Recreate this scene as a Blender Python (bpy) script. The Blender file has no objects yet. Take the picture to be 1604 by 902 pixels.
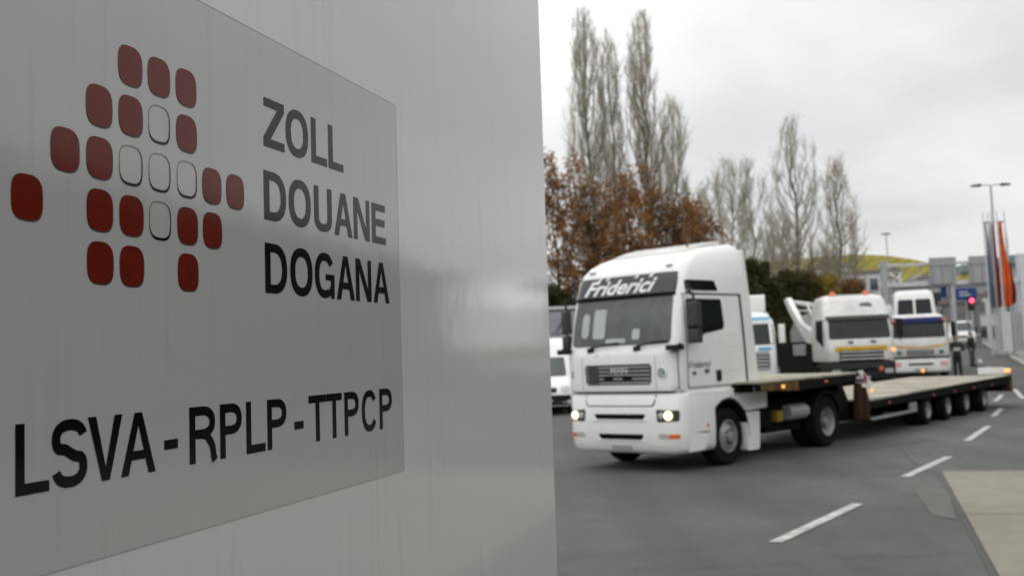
import bpy, math, random
from mathutils import Vector, Matrix
from mathutils.geometry import tessellate_polygon
R = math.radians
random.seed(7)
scene = bpy.context.scene
col = scene.collection

# ------------------------------------------------------------------ camera
CAM_H = 2.012
cam_d = bpy.data.cameras.new('camera'); cam = bpy.data.objects.new('camera', cam_d); col.objects.link(cam)
cam_d.sensor_width = 36.0; cam_d.lens = 36.0 * 1654.75 / 1604.0
cam_d.clip_start = 0.05; cam_d.clip_end = 5000
cam.matrix_world = (Matrix.Translation((0, 0, CAM_H)) @ Matrix.Rotation(R(90 + 3.788), 4, 'X')
                    @ Matrix.Rotation(R(-2.456), 4, 'Z'))
cam_d.dof.use_dof = True; cam_d.dof.focus_distance = 2.1; cam_d.dof.aperture_fstop = 5.0; cam_d.dof.aperture_blades = 7
scene.camera = cam
scene.render.resolution_x = 1024; scene.render.resolution_y = 575

# ------------------------------------------------------------------ sky, sun, exposure
SUN_EL, SUN_AZ = 60.0, 325.0        # azimuth clockwise from +Y: the brightest part of the overcast is up to the left
world = bpy.data.worlds.new('World'); scene.world = world; world.use_nodes = True
nt = world.node_tree; N = nt.nodes; L = nt.links; N.clear()
out = N.new('ShaderNodeOutputWorld'); bg = N.new('ShaderNodeBackground'); bg.inputs['Strength'].default_value = 0.1
sky = N.new('ShaderNodeTexSky'); sky.sky_type = 'NISHITA'; sky.sun_disc = False
sky.sun_elevation = R(SUN_EL); sky.sun_rotation = R(SUN_AZ); sky.dust_density = 3.0
tc = N.new('ShaderNodeTexCoord'); sep = N.new('ShaderNodeSeparateXYZ'); L.new(tc.outputs['Generated'], sep.inputs[0])
# cloud sheet: project the direction on a plane overhead so that clouds flatten towards the horizon
def mnode(op, a=None, b=None, c=None):
    n = N.new('ShaderNodeMath'); n.operation = op
    for i, v in enumerate((a, b, c)):
        if v is None: continue
        if isinstance(v, (int, float)): n.inputs[i].default_value = v
        else: L.new(v, n.inputs[i])
    return n.outputs[0]
zz = mnode('ADD', mnode('MAXIMUM', sep.outputs['Z'], 0.0), 0.16)
cx = mnode('DIVIDE', sep.outputs['X'], zz); cy = mnode('DIVIDE', sep.outputs['Y'], zz)
comb = N.new('ShaderNodeCombineXYZ'); L.new(cx, comb.inputs[0]); L.new(cy, comb.inputs[1])
no1 = N.new('ShaderNodeTexNoise'); no1.inputs['Scale'].default_value = 0.75; no1.inputs['Detail'].default_value = 6
no1.inputs['Roughness'].default_value = 0.52; no1.inputs['Distortion'].default_value = 0.35
L.new(comb.outputs[0], no1.inputs['Vector'])
rmp = N.new('ShaderNodeValToRGB'); L.new(no1.outputs['Fac'], rmp.inputs[0])
rmp.color_ramp.elements[0].position = 0.36; rmp.color_ramp.elements[0].color = (0.71, 0.72, 0.738, 1)
rmp.color_ramp.elements[1].position = 0.60; rmp.color_ramp.elements[1].color = (0.97, 0.97, 0.965, 1)
# brighter gap under the cloud edge along the horizon, greyer band just above it
hz = N.new('ShaderNodeMapRange'); hz.interpolation_type = 'SMOOTHSTEP'
wob = mnode('MULTIPLY_ADD', no1.outputs['Fac'], 0.05, sep.outputs['Z'])
L.new(wob, hz.inputs['Value'])
hz.inputs['From Min'].default_value = 0.100; hz.inputs['From Max'].default_value = 0.125
hz.inputs['To Min'].default_value = 1.0; hz.inputs['To Max'].default_value = 0.0
mx = N.new('ShaderNodeMix'); mx.data_type = 'RGBA'; mx.blend_type = 'MIX'
L.new(mnode('MULTIPLY', hz.outputs[0], 0.85), mx.inputs['Factor']); L.new(rmp.outputs[0], mx.inputs['A']); mx.inputs['B'].default_value = (0.93, 0.93, 0.91, 1)
# higher sky is brighter (overcast dome), to the left of the view it is almost white
up = N.new('ShaderNodeMapRange'); L.new(sep.outputs['Z'], up.inputs['Value'])
up.inputs['From Min'].default_value = 0.08; up.inputs['From Max'].default_value = 0.55
up.inputs['To Min'].default_value = 9.2; up.inputs['To Max'].default_value = 13.5
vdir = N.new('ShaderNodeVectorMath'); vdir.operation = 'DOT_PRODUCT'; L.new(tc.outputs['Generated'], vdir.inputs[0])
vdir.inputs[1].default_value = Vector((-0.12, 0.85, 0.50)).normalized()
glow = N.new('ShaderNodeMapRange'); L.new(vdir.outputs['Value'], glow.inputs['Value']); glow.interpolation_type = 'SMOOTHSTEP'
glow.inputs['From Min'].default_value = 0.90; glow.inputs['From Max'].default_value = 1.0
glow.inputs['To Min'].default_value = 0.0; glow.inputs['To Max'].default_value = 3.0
# behind the camera the cloud is thinner and brighter
bk = N.new('ShaderNodeMapRange'); L.new(sep.outputs['Y'], bk.inputs['Value']); bk.interpolation_type = 'SMOOTHSTEP'
bk.inputs['From Min'].default_value = 0.2; bk.inputs['From Max'].default_value = -0.9
bk.inputs['To Min'].default_value = 0.0; bk.inputs['To Max'].default_value = 5.6
# unseen bright spot added to the sky, low right, for the sign's reflection
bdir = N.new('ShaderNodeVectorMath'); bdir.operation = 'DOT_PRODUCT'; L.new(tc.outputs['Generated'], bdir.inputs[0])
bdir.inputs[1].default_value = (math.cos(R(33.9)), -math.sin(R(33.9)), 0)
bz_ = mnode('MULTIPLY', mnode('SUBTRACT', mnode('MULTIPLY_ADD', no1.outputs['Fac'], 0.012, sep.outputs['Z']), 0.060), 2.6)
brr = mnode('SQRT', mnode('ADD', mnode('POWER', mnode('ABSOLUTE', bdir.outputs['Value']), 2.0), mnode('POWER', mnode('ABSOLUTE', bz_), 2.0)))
sky_spot = N.new('ShaderNodeMapRange'); sky_spot.interpolation_type = 'SMOOTHSTEP'; L.new(mnode('ADD', brr, mnode('MULTIPLY', mnode('LESS_THAN', sep.outputs['Y'], 0.0), 5.0)), sky_spot.inputs['Value'])
sky_spot.inputs['From Min'].default_value = 0.050; sky_spot.inputs['From Max'].default_value = 0.022; sky_spot.inputs['To Min'].default_value = 0.0; sky_spot.inputs['To Max'].default_value = 9.0
amp = mnode('ADD', mnode('ADD', mnode('ADD', up.outputs[0], glow.outputs[0]), bk.outputs[0]), sky_spot.outputs[0])
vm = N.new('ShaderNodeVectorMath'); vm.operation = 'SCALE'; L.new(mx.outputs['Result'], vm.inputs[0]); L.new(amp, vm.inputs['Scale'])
mx2 = N.new('ShaderNodeMix'); mx2.data_type = 'RGBA'; mx2.inputs['Factor'].default_value = 0.96
L.new(sky.outputs[0], mx2.inputs['A']); L.new(vm.outputs[0], mx2.inputs['B'])
L.new(mx2.outputs['Result'], bg.inputs['Color']); L.new(bg.outputs[0], out.inputs[0])

sun_d = bpy.data.lights.new('sun', 'SUN'); sun_d.energy = 0.5; sun_d.angle = R(25); sun_d.color = (1, 0.97, 0.93)
sun = bpy.data.objects.new('sun', sun_d); col.objects.link(sun)
sd = Vector((math.sin(R(SUN_AZ)) * math.cos(R(SUN_EL)), math.cos(R(SUN_AZ)) * math.cos(R(SUN_EL)), math.sin(R(SUN_EL))))
sun.rotation_euler = (-sd).to_track_quat('-Z', 'Y').to_euler(); sun.location = (0, -20, 40)
scene.view_settings.view_transform = 'Standard'; scene.view_settings.look = 'None'
scene.view_settings.exposure = 0.0; scene.view_settings.gamma = 1.0; scene.view_settings.use_curve_mapping = False
scene.render.engine = 'CYCLES'

# ------------------------------------------------------------------ materials
def new_mat(name):
    m = bpy.data.materials.new(name); m.use_nodes = True
    return m, m.node_tree.nodes['Principled BSDF'], m.node_tree
def mat(name, c, rough=0.5, metal=0.0, var=0.08, scale=3.0, bump=0.0, coat=0.0, spec=0.5, c2=None, emit=None, detail=5, bscale=None):
    m, b, t = new_mat(name)
    b.inputs['Roughness'].default_value = rough; b.inputs['Metallic'].default_value = metal
    b.inputs['Coat Weight'].default_value = coat; b.inputs['Coat Roughness'].default_value = 0.05
    b.inputs['Specular IOR Level'].default_value = spec
    tcn = t.nodes.new('ShaderNodeTexCoord')
    nz = t.nodes.new('ShaderNodeTexNoise'); nz.inputs['Scale'].default_value = scale; nz.inputs['Detail'].default_value = detail
    nz.inputs['Roughness'].default_value = 0.6
    t.links.new(tcn.outputs['Object'], nz.inputs['Vector'])
    rp = t.nodes.new('ShaderNodeValToRGB')
    lo = c2 if c2 else tuple(x * (1 - var) for x in c); hi = tuple(min(1, x * (1 + var)) for x in c)
    rp.color_ramp.elements[0].position = 0.32; rp.color_ramp.elements[0].color = (*lo, 1)
    rp.color_ramp.elements[1].position = 0.68; rp.color_ramp.elements[1].color = (*hi, 1)
    t.links.new(nz.outputs['Fac'], rp.inputs[0]); t.links.new(rp.outputs[0], b.inputs['Base Color'])
    if bump:
        n2 = t.nodes.new('ShaderNodeTexNoise'); n2.inputs['Scale'].default_value = bscale or scale * 12; n2.inputs['Detail'].default_value = 3
        t.links.new(tcn.outputs['Object'], n2.inputs['Vector'])
        bp = t.nodes.new('ShaderNodeBump'); bp.inputs['Strength'].default_value = bump; bp.inputs['Distance'].default_value = 0.01
        t.links.new(n2.outputs['Fac'], bp.inputs['Height']); t.links.new(bp.outputs[0], b.inputs['Normal'])
    if emit:
        b.inputs['Emission Color'].default_value = (*emit[0], 1); b.inputs['Emission Strength'].default_value = emit[1]
    return m

def board_mat(name, base, streak, rough, fine=260):
    """painted sheet / foil with faint rain streaks and an orange-peel surface"""
    m, b, t = new_mat(name); n = t.nodes; l = t.links
    tcn = n.new('ShaderNodeTexCoord')
    mp = n.new('ShaderNodeMapping'); mp.inputs['Scale'].default_value = (26, 26, 0.55); l.new(tcn.outputs['Object'], mp.inputs[0])
    s1 = n.new('ShaderNodeTexNoise'); s1.inputs['Scale'].default_value = 1.0; s1.inputs['Detail'].default_value = 5; s1.inputs['Roughness'].default_value = 0.65
    l.new(mp.outputs[0], s1.inputs['Vector'])
    s2 = n.new('ShaderNodeTexNoise'); s2.inputs['Scale'].default_value = 2.2; s2.inputs['Detail'].default_value = 6
    l.new(tcn.outputs['Object'], s2.inputs['Vector'])
    m1 = n.new('ShaderNodeMath'); m1.operation = 'MULTIPLY'; 
    r1 = n.new('ShaderNodeMapRange'); r1.inputs['From Min'].default_value = 0.52; r1.inputs['From Max'].default_value = 0.72; l.new(s1.outputs['Fac'], r1.inputs['Value'])
    r2 = n.new('ShaderNodeMapRange'); r2.inputs['From Min'].default_value = 0.38; r2.inputs['From Max'].default_value = 0.62; l.new(s2.outputs['Fac'], r2.inputs['Value'])
    l.new(r1.outputs[0], m1.inputs[0]); l.new(r2.outputs[0], m1.inputs[1])
    mxn = n.new('ShaderNodeMix'); mxn.data_type = 'RGBA'; l.new(m1.outputs[0], mxn.inputs['Factor'])
    mxn.inputs['A'].default_value = (*base, 1); mxn.inputs['B'].default_value = (*streak, 1)
    s3 = n.new('ShaderNodeTexNoise'); s3.inputs['Scale'].default_value = 600; s3.inputs['Detail'].default_value = 2; l.new(tcn.outputs['Object'], s3.inputs['Vector'])
    mr = n.new('ShaderNodeMapRange'); mr.inputs['To Min'].default_value = 0.93; mr.inputs['To Max'].default_value = 1.07; l.new(s3.outputs['Fac'], mr.inputs['Value'])
    sc = n.new('ShaderNodeVectorMath'); sc.operation = 'SCALE'; l.new(mxn.outputs['Result'], sc.inputs[0]); l.new(mr.outputs[0], sc.inputs['Scale'])
    l.new(sc.outputs[0], b.inputs['Base Color'])
    rr = n.new('ShaderNodeMapRange'); rr.inputs['To Min'].default_value = rough * 0.8; rr.inputs['To Max'].default_value = rough * 1.6; l.new(s2.outputs['Fac'], rr.inputs['Value'])
    l.new(rr.outputs[0], b.inputs['Roughness'])
    s4 = n.new('ShaderNodeTexNoise'); s4.inputs['Scale'].default_value = fine; s4.inputs['Detail'].default_value = 2; l.new(tcn.outputs['Object'], s4.inputs['Vector'])
    s5 = n.new('ShaderNodeTexNoise'); s5.inputs['Scale'].default_value = 5; s5.inputs['Detail'].default_value = 2; l.new(tcn.outputs['Object'], s5.inputs['Vector'])
    ad = n.new('ShaderNodeMath'); ad.operation = 'MULTIPLY_ADD'; ad.inputs[1].default_value = 0.08; l.new(s4.outputs['Fac'], ad.inputs[0]); l.new(s5.outputs['Fac'], ad.inputs[2])
    bp = n.new('ShaderNodeBump'); bp.inputs['Strength'].default_value = 0.30; bp.inputs['Distance'].default_value = 0.003
    l.new(ad.outputs[0], bp.inputs['Height']); l.new(bp.outputs[0], b.inputs['Normal'])
    return m

def ground_mat(name, c, c_lo, c_hi, rough=0.85, joints=None, cracks=True, speck=1.0):
    m, b, t = new_mat(name); n = t.nodes; l = t.links
    tcn = n.new('ShaderNodeTexCoord')
    a = n.new('ShaderNodeTexNoise'); a.inputs['Scale'].default_value = 0.22; a.inputs['Detail'].default_value = 7; a.inputs['Roughness'].default_value = 0.62
    a.inputs['Distortion'].default_value = 0.6
    l.new(tcn.outputs['Object'], a.inputs['Vector'])
    rp = n.new('ShaderNodeValToRGB'); e = rp.color_ramp.elements
    e[0].position = 0.33; e[0].color = (*c_lo, 1); e[1].position = 0.70; e[1].color = (*c_hi, 1)
    k = e.new(0.5); k.color = (*c, 1)
    l.new(a.outputs['Fac'], rp.inputs[0])
    f = n.new('ShaderNodeTexNoise'); f.inputs['Scale'].default_value = 55; f.inputs['Detail'].default_value = 3; l.new(tcn.outputs['Object'], f.inputs['Vector'])
    g = n.new('ShaderNodeTexNoise'); g.inputs['Scale'].default_value = 3.2; g.inputs['Detail'].default_value = 6; g.inputs['Roughness'].default_value = 0.7; l.new(tcn.outputs['Object'], g.inputs['Vector'])
    mr = n.new('ShaderNodeMapRange'); mr.inputs['From Min'].default_value = 0.25; mr.inputs['From Max'].default_value = 0.75
    mr.inputs['To Min'].default_value = 1 - 0.28 * speck; mr.inputs['To Max'].default_value = 1 + 0.28 * speck; l.new(f.outputs['Fac'], mr.inputs['Value'])
    mg = n.new('ShaderNodeMapRange'); mg.inputs['From Min'].default_value = 0.25; mg.inputs['From Max'].default_value = 0.75
    mg.inputs['To Min'].default_value = 0.84; mg.inputs['To Max'].default_value = 1.16; l.new(g.outputs['Fac'], mg.inputs['Value'])
    mm = n.new('ShaderNodeMath'); mm.operation = 'MULTIPLY'; l.new(mr.outputs[0], mm.inputs[0]); l.new(mg.outputs[0], mm.inputs[1])
    fac = mm.outputs[0]
    if cracks:
        mpt = n.new('ShaderNodeMapping'); mpt.inputs['Rotation'].default_value = (0, 0, R(33)); mpt.inputs['Scale'].default_value = (1.1, 0.05, 1); l.new(tcn.outputs['Object'], mpt.inputs[0])
        tn = n.new('ShaderNodeTexNoise'); tn.inputs['Scale'].default_value = 1.0; tn.inputs['Detail'].default_value = 3; l.new(mpt.outputs[0], tn.inputs['Vector'])
        tr_ = n.new('ShaderNodeMapRange'); tr_.inputs['From Min'].default_value = 0.35; tr_.inputs['From Max'].default_value = 0.62; tr_.inputs['To Min'].default_value = 0.82; tr_.inputs['To Max'].default_value = 1.08; l.new(tn.outputs['Fac'], tr_.inputs['Value'])
        sn = n.new('ShaderNodeTexNoise'); sn.inputs['Scale'].default_value = 0.9; sn.inputs['Detail'].default_value = 4; sn.inputs['Distortion'].default_value = 1.0; l.new(tcn.outputs['Object'], sn.inputs['Vector'])
        sr = n.new('ShaderNodeMapRange'); sr.inputs['From Min'].default_value = 0.66; sr.inputs['From Max'].default_value = 0.74; sr.inputs['To Min'].default_value = 1.0; sr.inputs['To Max'].default_value = 0.72; l.new(sn.outputs['Fac'], sr.inputs['Value'])
        m5 = n.new('ShaderNodeMath'); m5.operation = 'MULTIPLY'; l.new(tr_.outputs[0], m5.inputs[0]); l.new(sr.outputs[0], m5.inputs[1])
        m6 = n.new('ShaderNodeMath'); m6.operation = 'MULTIPLY'; l.new(fac, m6.inputs[0]); l.new(m5.outputs[0], m6.inputs[1]); fac = m6.outputs[0]
        v = n.new('ShaderNodeTexVoronoi'); v.feature = 'DISTANCE_TO_EDGE'; v.inputs['Scale'].default_value = 0.16
        wv = n.new('ShaderNodeVectorMath'); wv.operation = 'MULTIPLY_ADD'; l.new(g.outputs['Color'], wv.inputs[0]); wv.inputs[1].default_value = (1.6, 1.6, 0); l.new(tcn.outputs['Object'], wv.inputs[2])
        l.new(wv.outputs[0], v.inputs['Vector'])
        cr = n.new('ShaderNodeMapRange'); cr.inputs['From Max'].default_value = 0.006; cr.inputs['To Min'].default_value = 0.6; l.new(v.outputs['Distance'], cr.inputs['Value'])
        m3 = n.new('ShaderNodeMath'); m3.operation = 'MULTIPLY'; l.new(fac, m3.inputs[0]); l.new(cr.outputs[0], m3.inputs[1]); fac = m3.outputs[0]
    sc = n.new('ShaderNodeVectorMath'); sc.operation = 'SCALE'; l.new(rp.outputs[0], sc.inputs[0]); l.new(fac, sc.inputs['Scale'])
    l.new(sc.outputs[0], b.inputs['Base Color']); b.inputs['Roughness'].default_value = rough
    bp = n.new('ShaderNodeBump'); bp.inputs['Strength'].default_value = 0.35; bp.inputs['Distance'].default_value = 0.01
    l.new(f.outputs['Fac'], bp.inputs['Height']); l.new(bp.outputs[0], b.inputs['Normal'])
    return m

M = {}
M['panel'] = board_mat('white painted sheet', (0.52, 0.52, 0.515), (0.46, 0.46, 0.45), 0.065)
M['panel'].node_tree.nodes['Principled BSDF'].inputs['Specular IOR Level'].default_value = 0.9
M['sticker'] = board_mat('grey foil', (0.385, 0.386, 0.375), (0.34, 0.34, 0.325), 0.07)
M['sticker'].node_tree.nodes['Principled BSDF'].inputs['Specular IOR Level'].default_value = 0.75
M['red_foil'] = mat('dark red foil', (0.115, 0.009, 0.003), 0.12, var=0.12, scale=30, spec=0.26)
M['black_foil'] = mat('black foil', (0.003, 0.003, 0.0025), 0.10, var=0.1, scale=20, spec=0.24)
M['white'] = mat('white truck paint', (0.80, 0.80, 0.775), 0.28, var=0.04, scale=1.4, coat=0.5)
M['white_b'] = mat('white paint slightly dirty', (0.72, 0.72, 0.70), 0.35, c2=(0.58, 0.57, 0.54), scale=1.5, coat=0.3)
M['offwhite'] = mat('off white paint', (0.60, 0.59, 0.56), 0.5, var=0.1, scale=2)
M['glass'] = mat('dark glass', (0.010, 0.014, 0.013), 0.05, var=0.6, scale=1.6, spec=0.34)
M['glass_ws'] = mat('windscreen glass', (0.075, 0.09, 0.082), 0.04, c2=(0.015, 0.02, 0.018), scale=1.3, spec=0.7, coat=0.3)
M['black'] = mat('black plastic', (0.010, 0.010, 0.010), 0.5, scale=4, var=0.3, spec=0.25)
M['chassis'] = mat('chassis black', (0.006, 0.006, 0.0055), 0.8, scale=2, c2=(0.003, 0.003, 0.003), spec=0.12)
M['rubber'] = mat('tyre rubber', (0.008, 0.008, 0.008), 0.9, scale=8, var=0.3, bump=0.3, spec=0.15)
M['rim'] = mat('painted steel rim', (0.34, 0.34, 0.33), 0.4, metal=0.2, c2=(0.22, 0.21, 0.19), scale=6)
M['grey'] = mat('mid grey paint', (0.28, 0.285, 0.29), 0.45, var=0.1)
M['dgrey'] = mat('dark grey', (0.040, 0.040, 0.042), 0.45, var=0.2, spec=0.35)
M['visor'] = mat('visor grey', (0.060, 0.060, 0.063), 0.3, var=0.3, scale=2, spec=0.4)
M['slat'] = mat('grille slat', (0.30, 0.30, 0.30), 0.4, var=0.15)
M['chrome'] = mat('brushed metal', (0.65, 0.65, 0.65), 0.25, metal=0.9)
M['letter_white'] = mat('white lettering', (0.82, 0.82, 0.82), 0.4)
M['letter_grey'] = mat('grey lettering', (0.10, 0.10, 0.11), 0.4)
M['green'] = mat('green badge', (0.03, 0.16, 0.07), 0.35)
M['orange'] = mat('orange lens', (0.75, 0.16, 0.03), 0.25, coat=0.5)
M['red'] = mat('red lens', (0.45, 0.02, 0.015), 0.25, coat=0.5)
M['clear'] = mat('clear lens', (0.45, 0.45, 0.44), 0.15, coat=0.8)
M['lit_warm'] = mat('headlamp lit', (1, 0.9, 0.7), 0.3, emit=((1.0, 0.80, 0.45), 1.7))
M['lit_orange'] = mat('marker lamp lit', (1, 0.5, 0.2), 0.3, emit=((1.0, 0.36, 0.08), 1.1))
M['lit_red'] = mat('red signal lit', (1, 0.1, 0.15), 0.3, emit=((1.0, 0.05, 0.12), 4.0))
M['yellow'] = mat('yellow ochre band', (0.62, 0.36, 0.03), 0.4, var=0.12)
M['yellow_box'] = mat('yellow box', (0.26, 0.19, 0.015), 0.5, var=0.2)
M['navy'] = mat('navy visor', (0.006, 0.012, 0.085), 0.5, spec=0.2)
M['blue'] = mat('light blue lettering', (0.10, 0.36, 0.55), 0.4)
M['signblue'] = mat('road sign blue', (0.03, 0.065, 0.22), 0.5, spec=0.2)
M['deck'] = mat('worn plywood deck', (0.43, 0.40, 0.32), 0.8, c2=(0.21, 0.19, 0.145), scale=1.8, bump=0.2)
M['rust'] = mat('rusty brown paint', (0.045, 0.020, 0.007), 0.8, c2=(0.010, 0.007, 0.005), scale=3, spec=0.15)
M['ochre'] = mat('dirty ochre paint', (0.16, 0.10, 0.022), 0.7, c2=(0.03, 0.022, 0.010), scale=3, spec=0.2)
M['steel'] = mat('galvanised steel', (0.36, 0.37, 0.375), 0.5, metal=0.3, c2=(0.32, 0.33, 0.34), scale=1.5)
M['steel_l'] = mat('light grey steel', (0.50, 0.51, 0.52), 0.5, var=0.08)
M['tarp'] = mat('grey tarpaulin', (0.30, 0.31, 0.33), 0.6, c2=(0.22, 0.23, 0.25), scale=0.8, bump=0.2)
M['plate'] = mat('number plate', (0.40, 0.40, 0.38), 0.5)
M['paper'] = mat('paper', (0.42, 0.46, 0.43), 0.7)
M['concrete'] = ground_mat('concrete slabs', (0.215, 0.200, 0.155), (0.17, 0.158, 0.122), (0.255, 0.237, 0.185), cracks=False, speck=0.4)
M['asphalt'] = ground_mat('asphalt', (0.080, 0.079, 0.073), (0.056, 0.055, 0.051), (0.105, 0.104, 0.095))
M['asphalt2'] = ground_mat('older asphalt', (0.092, 0.091, 0.083), (0.074, 0.073, 0.067), (0.112, 0.111, 0.102))
M['kerb'] = mat('kerb stone', (0.30, 0.29, 0.26), 0.8, scale=4, var=0.2, bump=0.2)
M['joint'] = mat('joint filler', (0.11, 0.105, 0.09), 0.9, scale=8)
M['paint'] = mat('road paint', (0.56, 0.56, 0.53), 0.7, c2=(0.27, 0.27, 0.25), scale=5, detail=9)
M['pave'] = mat('island paving', (0.22, 0.215, 0.20), 0.85, scale=2, var=0.2)
M['bark'] = mat('grey bark', (0.16, 0.145, 0.115), 0.9, c2=(0.09, 0.082, 0.063), scale=1.2)
M['bark_l'] = mat('pale twigs', (0.41, 0.37, 0.29), 0.9, c2=(0.25, 0.225, 0.17), scale=0.6)
M['bark_d'] = mat('dark bark', (0.050, 0.045, 0.032), 0.9, c2=(0.03, 0.028, 0.02), scale=1.2)
def leaf(name, a, b_, s=0.9):
    m = mat(name, a, 0.7, c2=b_, scale=s, detail=8)
    t = m.node_tree; b = t.nodes['Principled BSDF']; b.inputs['Specular IOR Level'].default_value = 0.2
    tl_ = t.nodes.new('ShaderNodeBsdfTranslucent'); src = b.inputs['Base Color'].links[0].from_socket; t.links.new(src, tl_.inputs['Color'])
    mxs = t.nodes.new('ShaderNodeMixShader'); mxs.inputs[0].default_value = 0.4; t.links.new(b.outputs[0], mxs.inputs[1]); t.links.new(tl_.outputs[0], mxs.inputs[2])
    t.links.new(mxs.outputs[0], t.nodes['Material Output'].inputs['Surface'])
    return m
M['leaf_rust'] = leaf('russet leaves', (0.38, 0.19, 0.065), (0.15, 0.07, 0.026))
M['leaf_rust2'] = leaf('brown leaves', (0.27, 0.15, 0.06), (0.10, 0.055, 0.025))
M['leaf_ever'] = leaf('dark evergreen leaves', (0.070, 0.066, 0.020), (0.022, 0.024, 0.009))
M['leaf_olive'] = leaf('olive leaves', (0.13, 0.105, 0.022), (0.055, 0.048, 0.014))
M['leaf_yellow'] = leaf('yellow leaves', (0.34, 0.23, 0.035), (0.17, 0.12, 0.03))
M['tile_rim'] = mat('tile rim', (0.035, 0.016, 0.012), 0.3)
M['skin'] = mat('skin', (0.42, 0.26, 0.19), 0.6)
M['cloth_d'] = mat('dark cloth', (0.016, 0.017, 0.018), 0.9, scale=8, bump=0.2)
M['cloth_g'] = mat('olive grey cloth', (0.035, 0.035, 0.026), 0.9, scale=8, bump=0.2)
M['cloth_j'] = mat('grey trousers', (0.07, 0.07, 0.075), 0.9, scale=8, bump=0.2)
M['hair'] = mat('dark hair', (0.02, 0.014, 0.01), 0.7)
M['flag_red'] = mat('red flag cloth', (0.50, 0.03, 0.02), 0.75, scale=2, var=0.2)
M['flag_orange'] = mat('orange red flag cloth', (0.62, 0.10, 0.015), 0.75, scale=2, var=0.2)
M['flag_grey'] = mat('blue grey flag cloth', (0.10, 0.14, 0.17), 0.75, scale=2, var=0.2)
M['flag_white'] = mat('pale flag cloth', (0.42, 0.41, 0.43), 0.75, scale=2, var=0.2)
M['flag_violet'] = mat('dark red flag cloth', (0.26, 0.025, 0.03), 0.75, scale=2, var=0.2)
M['render_grey'] = mat('grey render', (0.30, 0.30, 0.31), 0.8, scale=1, var=0.12)
M['render_white'] = mat('white render', (0.62, 0.62, 0.61), 0.8, scale=1, var=0.1)
M['roof'] = mat('slate roof', (0.16, 0.14, 0.135), 0.7, scale=2, var=0.2)
M['teal'] = mat('teal grey roof', (0.15, 0.20, 0.20), 0.5, scale=1, var=0.15)
M['brown_grey'] = mat('brown grey panel', (0.16, 0.155, 0.14), 0.7, scale=1, var=0.15)
M['win'] = mat('window', (0.05, 0.055, 0.06), 0.1, spec=0.8)

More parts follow.
